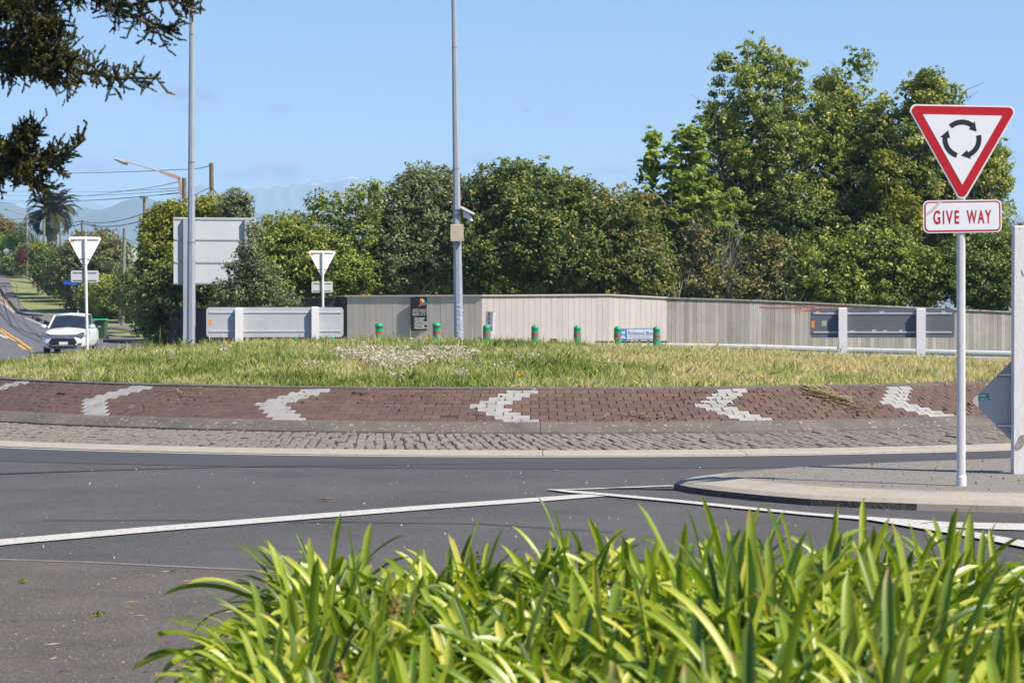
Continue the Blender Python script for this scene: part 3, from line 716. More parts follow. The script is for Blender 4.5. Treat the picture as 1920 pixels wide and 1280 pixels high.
sight_board(1520, 1791, 578, 633, 57, ((1572,1588,577),(1718,1735,578)), 'long dark back of a direction board on two white posts before the weathered fence', M_aluk, (588,623), ((1525,608,6,13,M_or),(1534,585,6,4,M_or),(1546,606,9,10,M_dirt),(1654,586,9,6,M_dirt),(1770,585,7,4,M_dirt),(1640,620,8,5,M_dirt),(1660,621,7,5,M_dirt),(1690,620,6,4,M_dirt),(1599,621,8,3,M_dirt)))
# large sign seen from behind
Y = 70.; s_ = F/Y; cx = (404-960)/s_; gz = g(cx, Y); t = thing('large_road_sign', (cx, Y, gz), 'big pale grey back of a large road sign on two posts, partly behind a shrub', 'road sign', rz=R(14))
z = lambda py: EYE-(py-HOR)/s_-gz
M_pan = mat('pale_panel', (.50,.52,.535), .45, (.46,.48,.495), scale=1.2)
for a, c_ in ((408,450),(451,492),(493,534)): MB().prism(rrect(155/s_, (c_-a)/s_, .045, 0, (z(a)+z(c_))/2), .085, .09).build('panel', M_pan, t)
for r in (411,449.5,492,531): MB().box((0,.076,z(r)), (150/s_,.018,.045)).build('rail', M_galv, t)
for a in (348,463): h = z(406); MB().box(((a-960)/s_-cx,0,h/2-.03), (8.5/s_,.10,h-.06)).build('post', M_galv, t)

# green bollards with red bands
M_bg = mat('bollard_green', (.025,.30,.15), .4, (.02,.24,.13), scale=6, third=(.10,.12,.08), tscale=22, tth=.69)
M_rb = mat('bollard_red', (.50,.05,.04), .45, third=(.14,.16,.12), tscale=30, tth=.6)
def bollard(px, ptop, Y, label, capped):
    s_ = F/Y; x = (px-960)/s_; zt = EYE-(ptop-HOR)/s_; gz = g(x, Y); h = max(.9, zt-gz); r = .1
    t = thing('bollard', (x, Y, zt-h), label, 'bollard', 'green bollards along the road', rz=random.random()*3)
    top = h-.10; MB().lathe([(r,-.2),(r,top-.05),(r*.93,top-.045),(r*.93,top-.03)], 20).build('post', M_bg, t, smooth=False)
    k = 1.12 if capped else 1.0
    MB().lathe([(r*.93,top-.03),(r*k,top-.025),(r*k,top+.02)]+[(r*k*math.cos(a), top+.02+.085*math.sin(a)) for a in np.linspace(.15, PI/2, 6)], 20).build('cap', M_bg, t, smooth=True)
    for zz in ((h-.27), (h-.63)): MB().lathe([(r*1.01,zz-.035),(r*1.02,zz-.034),(r*1.02,zz+.034),(r*1.01,zz+.035)], 20).build('red_band', M_rb, t)
for px, pt, Y, c_, lab in ((553,606,66,1,'green bollard standing behind the grey board between its two white posts'),(621,606,65,1,'green bollard just behind the right end of the grey board with the orange sticker'),
    (711,605,64,1,'green bollard with mushroom cap, between the grey board and the dark advertising board'),(818.5,604,62,1,'green bollard with mushroom cap beside the right edge of the dark advertising board'),
    (912.5,608.5,63,0,'round-topped green bollard in front of the tilted marker sign'),(1003,609,65,0,'round-topped green bollard standing right of the small dark box'),
    (1082.5,610,66,0,'round-topped green bollard midway between the brown block and the blue and white sign'),(1158,611.5,67,0,'round-topped green bollard at the left end of the blue and white town sign'),(1231,612,67,0,'round-topped green bollard at the right end of the blue and white town sign')):
    bollard(px, pt, Y, lab, c_)

# fence, plank by plank
M_fp = mat('fence_paint', (.50,.445,.43), .8, (.455,.405,.39), scale=2, obj_rand=.05, bump=.002, bscale=30, stretch=(1,1,.15), pos=((.38,.335,.31), 1.3, .5, .78, .6))
M_fw = mat('weathered_timber', (.42,.39,.365), .9, (.20,.185,.172), scale=7, obj_rand=.26, bump=.004, bscale=30, stretch=(1,1,.10), third=(.13,.115,.10), tscale=5, tth=.66, pos=((.20,.18,.16), 1.6, .45, .7, .6))
M_fd = mat('shade_dark_fence', (.07,.065,.065), .85, (.05,.048,.048), obj_rand=.2, scale=2, stretch=(1,1,.15))  # fence lengths lying in shade, the shade painted into the board colour
def fence(pts, wid, m, mcap, label, capw=.11, name='board_fence'):
    """pts: (pixel x, pixel y of the top, distance, height)"""
    P = [(W(px, py, Y), h) for px, py, Y, h in pts]
    t = thing(name, (P[0][0].x, P[0][0].y, P[0][0].z-P[0][1]), label, 'fence'); o = Vector(t.location)
    for (a, ha), (c_, hc) in zip(P[:-1], P[1:]):
        d = c_-a; L_ = math.hypot(d.x, d.y); n_ = max(1, round(L_/wid)); ang = math.atan2(d.y, d.x); me0 = {}
        dirv = Vector((math.cos(ang), math.sin(ang), 0)); nv = Vector((dirv.y, -dirv.x, 0))
        if nv.y > 0 and abs(nv.y) > .2: nv = -nv
        u0 = 0; ws = [1+random.uniform(-.07,.07) for _ in range(n_)]; tot = sum(ws); base_me = None
        for k in range(n_):
            wk = ws[k]/tot; u = u0+wk/2; u0 += wk; q = a.lerp(c_, u); h = ha+(hc-ha)*u; pw = wk*L_
            if base_me is None: base_me = MB().bbox((0,0,0), (1,1,1), .0).mesh('plank', m)
            p = link('plank', base_me, t); KIDS.setdefault(t.name, []).append(p)
            hh_ = h-.05; p.scale = (pw-.007, .018, hh_); p.location = q-o - Vector((0,0,.05+hh_/2)) + nv*(random.uniform(0,.006)); p.rotation_euler = (0, random.uniform(-.002,.002), ang)
        b = MB(); b.tube([a-o+nv*.01-Vector((0,0,.022)), c_-o+nv*.01-Vector((0,0,.022))], [.001,.001], 4)
        b = MB(); mid = (a+c_)/2-o; b.box((mid.x+nv.x*.01, mid.y+nv.y*.01, mid.z-.024), (d.length, capw, .045), rz=ang, ry=-math.atan2(d.z, L_)); b.build('capping_rail', mcap, t)
        b = MB(); b.box((mid.x-nv.x*.06, mid.y-nv.y*.06, mid.z-.35), (d.length, .05, .09), rz=ang, ry=-math.atan2(d.z, L_)); b.build('back_rail', mcap, t)
    return t
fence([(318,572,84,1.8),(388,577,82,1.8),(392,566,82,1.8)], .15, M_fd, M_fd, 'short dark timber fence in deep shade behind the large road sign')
fence([(395,565,79,1.75),(520,560,78.5,1.75),(628,556,78,1.75)], .15, M_fd, M_fd, 'timber fence coloured dark for shade, behind the shrubs, left of the painted fence')
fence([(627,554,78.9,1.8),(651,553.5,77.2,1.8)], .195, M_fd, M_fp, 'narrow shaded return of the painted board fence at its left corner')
tf = fence([(651,553.5,77.2,1.8),(903,552.5,76.1,1.8)], .195, M_fp, M_fp, 'painted grey beige board fence carrying the dark advertising board')
fence([(903,552.5,76.1,1.8),(1140,551,77.4,1.8),(1250,556.5,78.3,1.85)], .195, M_fp, M_fp, 'painted pale beige board fence behind the round-topped green bollards')
fence([(1250.5,557,78.3,1.85),(1420,562,79.0,1.8),(1600,570,79.9,1.8),(1900,583.5,81.4,1.8),(2120,594,82.5,1.8)], .15, M_fw, M_fw, 'long weathered unpainted timber fence with red graffiti along its top')
# spray paint on the weathered fence
b = MB(); rg = random.Random(5)
def ribbon(b, px, wpx, zoff=.03):
    vs = []
    for i, (x, y) in enumerate(px):
        Yd = float(np.interp(x, [1250,1420,1600,1900], [78.3,79.0,79.9,81.4]))-.035
        p = W(x, y, Yd); a = px[max(i-1,0)]; c_ = px[min(i+1, len(px)-1)]; d = Vector((c_[0]-a[0], 0, -(c_[1]-a[1]))).normalized(); nn = Vector((-d.z, 0, d.x)); ww = wpx*Yd/F/2
        vs += [p-nn*ww, p+nn*ww]
    b.add(vs, [(2*i, 2*i+2, 2*i+3, 2*i+1) for i in range(len(px)-1)])
gp = W(1430,575,76.6); ribbon(b, [(1425,574),(1440,576),(1470,576.5),(1500,574.5),(1530,573)], 1.6)
for pl in ([(1492,572),(1493,588),(1497,573),(1500,588),(1503,574)],[(1505,572),(1512,576),(1506,581)],[(1514,578),(1520,569),(1523,580),(1519,575)],[(1524,572),(1529,580),(1534,572)],[(1536,580),(1538,571),(1545,573),(1537,577)],[(1548,572),(1552,580),(1557,571)],[(1558,577),(1566,570),(1570,579)],[(1572,571),(1574,579),(1580,572),(1586,578),(1588,571)],[(1510,582),(1530,578),(1560,579),(1587,576)]): ribbon(b, pl, 1.7)
o = b.build('spray_graffiti', mat('red_spray', (.50,.09,.06), .8, (.42,.16,.12), scale=20)); tag(o, 'red spray paint scrawl across the top of the weathered fence', 'graffiti')

# advertising board on the fence
Y = 76.545; s_ = F/Y; t = thing('advertising_board', (W(791,619,Y).x, Y, W(791,619,Y).z), 'black painters advertising board with coloured brush logo, fixed to the painted fence', 'sign')
b = MB(); b.bbox((0,0,.52), (42/s_,.03,62/s_), .0); b.build('board', mat('board_black', (.012,.012,.014), .4), t)
M_lg = mat('print_grey', (.42,.42,.43), .5); M_lw = mat('print_white', (.78,.78,.78), .5)
def L2(px, py): return ((px-791)/s_, (619-py)/s_)
x_, z_ = L2(791,584); text('title', 'APEX PAINTERS', .165, M_lg, t, (x_, -.0165, z_-.03), fit=.60, off=.002)
x_, z_ = L2(791,589.4); text('phone_number', '0800 273 969', .115, M_lg, t, (x_, -.0165, z_-.035), fit=.60, off=.0015)
for k, tx in enumerate(('\u2022 Villa restoration','\u2022 Roof repaints','\u2022 Interior and Exterior','\u2022 All aspects of painting','\u2022 House washing','\u2022 Plastering & Fibre Coating')):
    x_, z_ = L2(776, 597.6+3.65*k); text('list_line', tx, .066, M_lw, t, (x_, -.0165, z_), sx=.74, off=.0016, align='LEFT')
for poly, c_ in (([(787.5,560),(791,559.5),(790,566),(787.5,567)],(.62,.18,.05)),([(791,559),(797.5,561.5),(793,568),(790.5,565.5)],(.70,.58,.05)),([(797.5,562),(800,567.5),(795,570),(793,568)],(.05,.16,.45)),([(800,567),(801.5,571.5),(797,571.5),(795,570)],(.03,.28,.2)),([(787.3,567),(791,568),(797,571.5),(792,572.5),(788,570)],(.6,.06,.06)),([(788,570),(790,571.5),(786,575),(784.5,575)],(.25,.25,.26))):
    pp = [L2(x, y) for x, y in poly]; b = MB(); b.prism(pp, -.0175, -.0165); b.build('brush_logo', mat('logo_%d' % int(c_[0]*100), c_, .5), t)
# tilted marker sign
Y = 66.; s_ = F/Y; p0 = W(925,645,Y); t = thing('marker_sign', (p0.x, Y, g(p0.x, Y)), 'small tilted grey blue marker sign with red shield, on a white post behind a bollard', 'sign')
gz = g(p0.x, Y); z = lambda py: EYE-(py-HOR)/s_-gz; x = lambda px: (px-925)/s_
MB().box((0,.03,z(586)/2+.0), (6.5/s_,.06,z(586)), ry=R(1)).build('post', M_wpost, t)
MB().prism([(x(911),z(583)),(x(924.5),z(584.5)),(x(923.5),z(610)),(x(910),z(607.5))], -.02,-.012).build('plate', mat('blue_grey_plate', (.26,.30,.36), .5), t)
MB().prism([(x(912),z(610)),(x(923.5),z(611)),(x(923),z(621)),(x(912),z(619))], -.02,-.012).build('lower_plate', mat('dark_plate', (.16,.19,.23), .5), t)
MB().prism([(x(915.5),z(585.3)),(x(919.8),z(585.5)),(x(919.5),z(590)),(x(917.6),z(593)),(x(915.8),z(590))], -.024,-.021).build('red_shield', mat('shield_red', (.34,.02,.04), .5), t)
text('lettering', 'R2', .14, M_signk, t, (x(917.2),-.0225,z(600.5)), sx=.6, off=.002); text('lettering', '0I', .10, M_signk, t, (x(916.9),-.0225,z(606.8)), sx=.6, off=.002)
# small objects on the verge by the fence
def prop(name, px, py, Y, dims, m, label, cat, rz=0, ry=0):
    p = W(px, py, Y); b = MB(); b.bbox((0,0,dims[2]/2), dims, .012, rz=rz); o = b.build(name, m); o.location = (p.x, p.y, p.z-dims[2]); o.rotation_euler = (0, ry, 0); return tag(o, label, cat)
prop('meter_box', 893, 631, 73, (.26,.2,.5), mat('meter_box', (.13,.15,.165), .6), 'low dark grey box leaning at the foot of the painted fence by the lamp post', 'box', ry=R(6))
prop('timber_block', 1038, 634.5, 73.5, (.20,.15,.45), mat('brown_block', (.11,.075,.05), .9), 'short brown timber stub at the foot of the pale painted fence', 'timber')
# town sign
Y = 68.5; s_ = F/Y; p0 = W(1194,650,Y); gz = g(p0.x, Y); t = thing('town_sign', (p0.x, Y, gz), 'low blue and white sign reading Richmond 8km between two green bollards', 'sign')
z = lambda py: EYE-(py-HOR)/s_-gz; x = lambda px: (px-1194)/s_
M_sb = mat('sign_blue', (.02,.20,.62), .4); M_sb2 = mat('sign_pale_blue', (.04,.36,.80), .4)
MB().prism([(x(1160),z(638)),(x(1227),z(636.5)),(x(1227),z(615)),(x(1160),z(616.5))], 0, .02).build('board', M_sb, t)
MB().prism([(x(1175.5),z(635.6)),(x(1225),z(634.8)),(x(1225),z(616.6)),(x(1175.5),z(617.6))], -.004,-.001).build('white_field', M_lw, t)
MB().prism([(x(1162),z(636.5)),(x(1173),z(636.5)),(x(1173),z(618)),(x(1162),z(618))], -.004,-.001).build('symbol_panel', M_sb2, t)
MB().prism([(x(1166),z(625.5)),(x(1172),z(625.5)),(x(1172),z(619)),(x(1170.5),z(619)),(x(1170.5),z(623.5)),(x(1168),z(621)),(x(1166),z(620))], -.006,-.0045).build('symbol', M_lw, t)
b = MB()
for cx_ in (1165.4, 1170.6): b.add([(x(cx_)+.035*math.cos(a), -.0055, z(632.6)+.035*math.sin(a)) for a in np.linspace(0, 2*PI, 9)[:-1]], [tuple(range(8))])
b.add([(x(1165.4),-.006,z(632.6)),(x(1167),-.006,z(628.5)),(x(1169.5),-.006,z(628.5)),(x(1170.6),-.006,z(632.6)),(x(1168),-.006,z(630.5))], [(0,1,2,3,4)]); b.build('bicycle_symbol', M_lw, t)
M_bl = mat('letter_blue', (.10,.18,.50), .5)
text('lettering', 'Richmond 8km', .165, M_bl, t, (x(1177.3),-.0055,z(628)), fit=46/s_, off=.002, align='LEFT')
text('small_lettering', 'VIA OLD RAILWAY ROUTE', .065, M_bl, t, (x(1180.5),-.0055,z(633)), fit=40/s_, align='LEFT')
for px in (1171, 1199.5, 1216): h = z(637); MB().box((x(px),.05,h/2), (.06,.06,h)).build('post', M_alud, t)
MB().box((x(1185),.09,z(641)), (2.1/1,.05,.06)).build('timber_rail', mat('old_rail', (.12,.10,.08), .9), t)

# guard rail: w-profile beam
def w_beam(name, pts, label, post_step=2.0):
    P = [W(*p) for p in pts]; o = P[0].copy(); o.z = g(P[0].x, P[0].y); t = thing(name, o, label, 'guard rail')
    prof = [(0,-.155),(-.03,-.145),(-.08,-.11),(-.08,-.055),(-.02,-.02),(-.02,.02),(-.08,.055),(-.08,.11),(-.03,.145),(0,.155)]
    for a, c_ in zip(P[:-1], P[1:]):
        vs = []
        for p in (a, c_):
            for y_, z_ in prof: vs.append((p.x-o.x, p.y-o.y+y_, p.z-o.z+z_))
        q = len(prof); b = MB(); b.add(vs, [(i, i+1, q+i+1, q+i) for i in range(q-1)]); b.build('beam', M_rail, t)
        L_ = (c_-a).length; n_ = int(L_/post_step)
        for k in range(n_):
            p = a.lerp(c_, (k+.5)/n_); gz = g(p.x, p.y+.1); hh_ = max(.2, p.z+.12-gz); MB().box((p.x-o.x, p.y-o.y+.08, gz-o.z+hh_/2-.05), (.12,.14,hh_+.1)).build('post', M_wood, t)
    return t
M_rail = mat('galvanised_rail', (.50,.52,.53), .5, (.42,.44,.45), scale=3, metallic=.25)
w_beam('guard_rail', [(1228,652,72),(1420,655,72.5),(1600,661,73),(1760,664.5,73),(1900,667.5,73),(2100,673,73)], 'long low galvanised guard rail running before the weathered fence')

# ------------------------------------------------------------------ overhead lines and far poles
M_pole = mat('grey_green_pole', (.22,.24,.19), .9, (.15,.15,.12), scale=4, stretch=(3,3,.3))
M_polb = mat('brown_pole', (.20,.15,.09), .9, (.12,.09,.055), scale=4, stretch=(3,3,.3), third=(.25,.28,.12), tscale=6)
M_ins = mat('insulator', (.10,.08,.07), .5)
M_wire = mat('wire_black', (.04,.04,.045), .6)
def pole(px, ptop, Y, wpx, label, m, lean=0, cross=None, zbase=None):
    s_ = F/Y; x = (px-960)/s_; gz = g(x, Y) if zbase is None else zbase; H_ = EYE-(ptop-HOR)/s_-gz
    t = thing('power_pole', (x, Y, gz), label, 'pole', 'power and telephone poles')
    r = wpx/s_/2; b = MB(); b.tube([(-lean/s_,0,-.3),(0,0,H_)], [r*1.15, r*.92], 10); b.build('pole', m, t)
    if cross:
        cw, cy = cross; MB().box((0,-.08-r,H_-cy), (cw,.10,.12)).build('crossarm', m, t)
        for k in range(4): q = -cw/2+.08+k*(cw-.16)/3; MB().lathe([(.05,0),(.07,.05),(.04,.10),(.06,.15),(0,.18)], 8, (q,-.08-r,H_-cy+.06)).build('insulator', M_ins, t)
    return t, s_, H_
def lamp_arm(t, s_, H_, p0, pts, headx, w0=.10):
    X0 = lambda p: ((p[0]-p0[0])/s_, -.25, H_-(p[1]-p0[1])/s_)
    return X0
t, s_, H_ = pole(346, 334, 95, 9, 'short brown timber pole with lichen, bearing the long street lamp arm', M_polb)
M_red = mat('pink_bracket', (.52,.33,.28), .7)
X0 = lambda x, y: ((x-346)/s_, H_-(y-334)/s_)
MB().prism([X0(*p) for p in ((302,321),(330,328),(341,334),(343,366),(339,366),(335,338),(302,325))], -.20,-.14).build('bracket', M_red, t)
b = MB(); a_ = X0(302,322.5); c_ = X0(240,304); b.tube([(a_[0],-.17,a_[1]),(c_[0],-.17,c_[1])], .025, 8); b.build('lamp_arm', M_red, t)
b = MB(); a_ = X0(242,305); c_ = X0(217,299); b.tube([(a_[0],-.17,a_[1]-.02),(a_[0]-.15,-.17,a_[1]-.01),(c_[0],-.17,c_[1]+.01)], [.10,.085,.05], 10); b.build('lamp_head', mat('lamp_grey', (.38,.36,.34), .5), t)
t, s_, H_ = pole(397, 306, 88, 9, 'tall brown timber pole with pale service box and white conduits above the large sign', M_polb, lean=-2)
MB().box((-.02,-.16,H_-1.15), (.16,.12,.30)).build('service_box', mat('service_box', (.50,.48,.40), .6), t)
for q, wq in ((-.07,.03),(.13,.035)): MB().tube([(q,-.13,H_-1.3),(q,-.13,.5)], wq, 8).build('conduit', M_wpost, t)
def YG(px, py): return GP(px, py, y0=64).y
for k, (px, pt, Y, w_, lab, m, lean, cr) in enumerate(((271,369,225,5.5,'slender brown pole with a small dark crossarm above the pale green roof',M_polb,0,(.75,.15)),
    (234,428,YG(228,611),7,'leaning grey green timber pole left of the dark hedge, without wires on top',M_pole,4.5,None),
    (155,413,YG(155,572),6,'grey green pole rising straight above the left give way sign back',M_pole,0,None),
    (114,416,230,4.8,'thin grey green pole just right of the palm trunk',M_pole,0,None),
    (83,411,220,5,'grey green pole just left of the palm trunk',M_pole,0,None),
    (51,401,240,5,'grey green pole with a street lamp arm, left of the palm',M_pole,0,None),
    (117,519,YG(117,553),5,'short mossy timber stump of a pole beside a thin white post',M_pole,0,None))):
    t, s_, H_ = pole(px, pt, Y, w_, lab, m, lean, cr)
    if px == 51:
        b = MB(); b.tube([(0,-.2,H_-.1),(-.6,-.2,H_+.05),(-36/s_,-.2,H_+.42)], .05, 6); b.build('lamp_arm', M_red, t)
        b = MB(); b.tube([(-36/s_,-.2,H_+.42),(-41/s_,-.2,H_+.46)], [.12,.07], 8); b.build('lamp_head', M_alud, t)
def wire(pts, r, sag, label):
    P = [W(*p) for p in pts]; o = P[0]; b = MB(); q = []
    for a, c_ in zip(P[:-1], P[1:]):
        for k in range(12): u = k/12; p = a.lerp(c_, u)-o; p.z -= sag*4*u*(1-u); q.append(p)
    q.append(P[-1]-o); b.tube(q, r, 4); ob = b.build('overhead_wire', M_wire); ob.location = o; tag(ob, label, 'wire', 'overhead wires')
R1 = 'thin overhead wire running left from the brown pole tops above the palm'
for pts, r, s__, lab in (([(-60,322,180),(60,322,150),(90,324.5,140),(346,318,95),(397,310,88)],.018,.05,'topmost single wire, crossing the sky just below the street lamp arm'),
    ([(-80,356,260),(130,359,225),(346,352,95)],.016,.10,'upper wire of the bundle fanning left from the lamp pole'),
    ([(-80,361,260),(100,367,230),(346,356,95)],.016,.12,'second wire of the bundle fanning left from the lamp pole'),
    ([(-80,372,260),(140,376,225),(346,360,95)],.016,.12,'third wire of the bundle fanning left from the lamp pole'),
    ([(-80,379,260),(80,378,235),(346,362,95)],.016,.10,'lowest wire of the bundle fanning left from the lamp pole'),
    ([(140,369,190),(250,356,140),(335,341,95)],.016,.05,'rising wire that crosses the bundle right of the palm'),
    ([(-60,402,250),(51,410,240),(155,415,150),(271,400,120),(340,396,95)],.025,.25,'thick sagging cable through the line of far poles'),
    ([(-60,411,250),(83,416,220),(155,419,150),(300,402,110)],.03,.35,'thickest twisted cable sagging just below the first at the far poles'),
    ([(155,414,150),(230,446,120),(300,476,100)],.014,.0,'thin stay wire slanting down right from the pole behind the left sign'),
    ([(397,352,88),(432,383,84),(460,400,80)],.02,.05,'short service cable drooping right from the boxed brown pole'),
    ([(358,370,90),(397,350,88)],.012,.0,'short loop of cable by the brown pole with the service box')):
    wire(pts, r, s__, lab)

# ------------------------------------------------------------------ far left road: strip of road, lines, path
def grp(name, L_, R_, m, dz):
    """band between two pixel polylines laid on the terrain"""
    b = MB(); vs = []
    for a, c_ in zip(L_, R_):
        A = GP(*a, y0=64); B = GP(*c_, y0=64)
        for k in range(7):
            q = A.lerp(B, k/6); q.z = g(q.x, q.y)+dz; vs.append(q)
    b.add(vs, [(7*i+k, 7*i+k+1, 7*i+k+8, 7*i+k+7) for i in range(len(L_)-1) for k in range(6)])
    return tag(b.build(name, m), kind='structure')
def edge_x(pts, y): return float(np.interp(y, [p[1] for p in pts], [p[0] for p in pts]))
KE = [(-60,500),(-30,520),(0,540),(20,569),(35,587),(53,592),(62,597),(88,608),(130,620),(180,633),(260,645),(420,655)]
ys = [508,514,520,526,532,538,544,550,556,562,568,574,580,586,592,598,605,612,620,628,636,644,652,660,668,680]
M_road2 = mat('hill_asphalt', (.12,.12,.125), .85, (.10,.10,.105), scale=.4, third=(.2,.2,.2), tscale=90, tth=.7)
hill = grp('hill_road', [(-320, y) for y in ys], [(edge_x(KE, y), y) for y in ys], M_road2, .03)
FP = [(12,508),(14,514),(28,553),(47,580),(62,586),(95,590),(140,600),(210,632),(330,644),(500,650)]
fy = [513,518,524,530,536,542,548,554,560,566,572,578,584,588,592,597,603,610,618,626,634,642,650]
grp('footpath', [(edge_x(KE, y)-1, y) for y in fy], [(edge_x([(p[0],p[1]) for p in FP], y), y) for y in fy], M_path, .055)
def gstrip(name, pts, wd, m, dz, n=6):
    P = [];  Q = [GP(*p, y0=64) for p in pts]
    for a, c_ in zip(Q[:-1], Q[1:]):
        for k in range(n): P.append(a.lerp(c_, k/n))
    P.append(Q[-1]); P = [Vector((p.x, p.y, 0)) for p in P]
    return strip(name, P, wd, m, z=dz, px=False, grd=True)
gstrip('centre_line', [(-60,590),(-20,606),(0,616.5),(30,636),(52,652),(75,667),(100,682)], .14, M_yel, .045)
gstrip('centre_line', [(-60,594),(-20,611),(0,621),(20,636),(29,641)], .14, M_yel, .045)
gstrip('centre_line', [(35,648),(48,657),(57,661)], .16, M_yel, .045)
gstrip('kerb_side_line', [(-20,540),(0,554),(12,571),(22,581),(29,586)], .14, M_yel, .045)
gstrip('edge_line', [(-30,552),(0,567.5),(15,577),(26,587)], .16, M_paint, .045)
gstrip('edge_line', [(48,597),(62,603),(79,610),(110,622)], .16, M_paint, .045)
gstrip('edge_line', [(-20,620),(0,629),(15,636)], .22, M_paint, .045)
# dark kerb face along the footpath
M_kd = mat('dark_kerb', (.05,.047,.045), .9)
def kerb(pts, h=.13, m=None, wd=.14):
    Q = [GP(*p, y0=64) for p in pts]; b = MB(); P = []
    for a, c_ in zip(Q[:-1], Q[1:]):
        for k in range(5): P.append(a.lerp(c_, k/5))
    P.append(Q[-1]); vs = []
    for i, p in enumerate(P):
        d = (P[min(i+1, len(P)-1)]-P[max(i-1, 0)]); d.z = 0; d.normalize(); nn = Vector((-d.y, d.x, 0)); gz = g(p.x, p.y)
        for q, z_ in ((-wd/2, 0), (-wd/2, h), (wd/2, h), (wd/2, 0)): vs.append((p.x+nn.x*q, p.y+nn.y*q, gz+z_+.02))
    b.add(vs, [(4*i+k, 4*i+k+1, 4*i+k+5, 4*i+k+4) for i in range(len(P)-1) for k in range(3)] + [(0,3,2,1), (4*len(P)-4, 4*len(P)-3, 4*len(P)-2, 4*len(P)-1)])
    return tag(b.build('footpath_kerb', m or M_kd), kind='structure')
kerb([(0,542),(8,554),(14,562)]); kerb([(17,566),(20,569),(30,582),(36,588.5),(53,592.5),(80,594.5)]); kerb([(62,597.5),(64,598.5)], .2); kerb([(69,600),(77,604)], .2); kerb([(84,606.5),(95,611)], .2)
kerb([(200,618),(230,620),(285,629)], .08, M_conc, .12); kerb([(196,643),(250,646),(330,645)], .16)
gstrip('path_joint', [(14,526),(40,528),(66,532)], .5, M_path, .06); gstrip('path_joint', [(60,564),(90,564)], .2, M_path, .06)
gstrip('driveway_crossing', [(200,612),(250,616),(290,621)], 2.0, M_path, .05)

# white car, nose towards the roundabout
Yc = 92.; xc = (118-960)*Yc/F; gz = g(xc, Yc)+.03
M_car = mat('car_white', (.78,.79,.81), .25, (.77,.78,.80), coat=.6); M_glass = mat('car_glass', (.015,.02,.03), .08, (.02,.03,.04), spec=.8, coat=.5); M_blk = mat('car_black', (.015,.015,.016), .5); M_chr = mat('chrome', (.55,.56,.58), .2, metallic=.9)
M_lampg = mat('headlamp', (.32,.34,.36), .12, (.10,.11,.12), scale=14, metallic=.4, coat=.8); M_tyre = mat('tyre', (.02,.02,.02), .85)
t = thing('parked_car', (xc, Yc, gz), 'white sport utility car facing the roundabout on the road beyond the mound', 'car', rz=R(1.5)); t.scale = (.92, .92, .94)
def loft(b, stations):
    """stations: (y, [(x, z) half outline from bottom centre outwards to top centre])"""
    n = len(stations[0][1]); vs = []
    for y, pr in stations:
        full = [(x, z) for x, z in pr] + [(-x, z) for x, z in pr[::-1]]
        vs += [(x, y, z) for x, z in full]
    m = 2*n; fs = []
    for i in range(len(stations)-1):
        for k in range(m): fs.append((i*m+k, i*m+(k+1)%m, (i+1)*m+(k+1)%m, (i+1)*m+k))
    fs.append(tuple(range(m))); fs.append(tuple(range((len(stations)-1)*m, len(stations)*m))[::-1])
    b.add(vs, fs)
b = MB()
loft(b, [(-.02, [(.01,.30),(.62,.30),(.72,.42),(.70,.62),(.60,.78),(.01,.82)]),
         (.10, [(.01,.24),(.78,.24),(.86,.40),(.84,.68),(.74,.88),(.01,.93)]),
         (.32, [(.01,.22),(.84,.22),(.90,.42),(.90,.76),(.80,.95),(.01,1.0)]),
         (.95, [(.01,.22),(.86,.22),(.905,.45),(.90,.86),(.82,1.03),(.01,1.09)]),
         (1.35, [(.01,.22),(.86,.22),(.905,.45),(.90,.92),(.84,1.07),(.01,1.13)]),
         (2.6, [(.01,.22),(.86,.22),(.905,.45),(.90,.95),(.84,1.09),(.01,1.13)]),
         (4.2, [(.01,.24),(.86,.24),(.90,.45),(.89,.97),(.82,1.10),(.01,1.13)]),
         (4.6, [(.01,.32),(.76,.32),(.82,.5),(.80,.95),(.72,1.08),(.01,1.1)])])
me = b.mesh('body', M_car, True); outward(me); o = link('body', me, t); md = o.modifiers.new('b', 'SUBSURF'); md.levels = md.render_levels = 2
b = MB()
loft(b, [(1.22, [(.01,1.02),(.80,1.02),(.79,1.08),(.01,1.12)]), (1.95, [(.01,1.02),(.80,1.02),(.66,1.55),(.01,1.60)]), (2.3, [(.01,1.02),(.80,1.02),(.645,1.61),(.01,1.66)]), (3.8, [(.01,1.02),(.80,1.02),(.62,1.60),(.01,1.65)]), (4.5, [(.01,1.02),(.75,1.02),(.62,1.2),(.01,1.25)])])
me = b.mesh('window_glass', M_glass, False); outward(me); link('window_glass', me, t)
b = MB(); loft(b, [(1.92, [(.01,1.585),(.64,1.545),(.66,1.58),(.01,1.63)]), (2.3, [(.01,1.64),(.645,1.595),(.64,1.65),(.01,1.69)]), (3.8, [(.01,1.63),(.62,1.585),(.62,1.63),(.01,1.68)]), (4.1, [(.01,1.5),(.6,1.46),(.6,1.52),(.01,1.58)])])
me = b.mesh('roof', M_car, True); outward(me); link('roof', me, t)
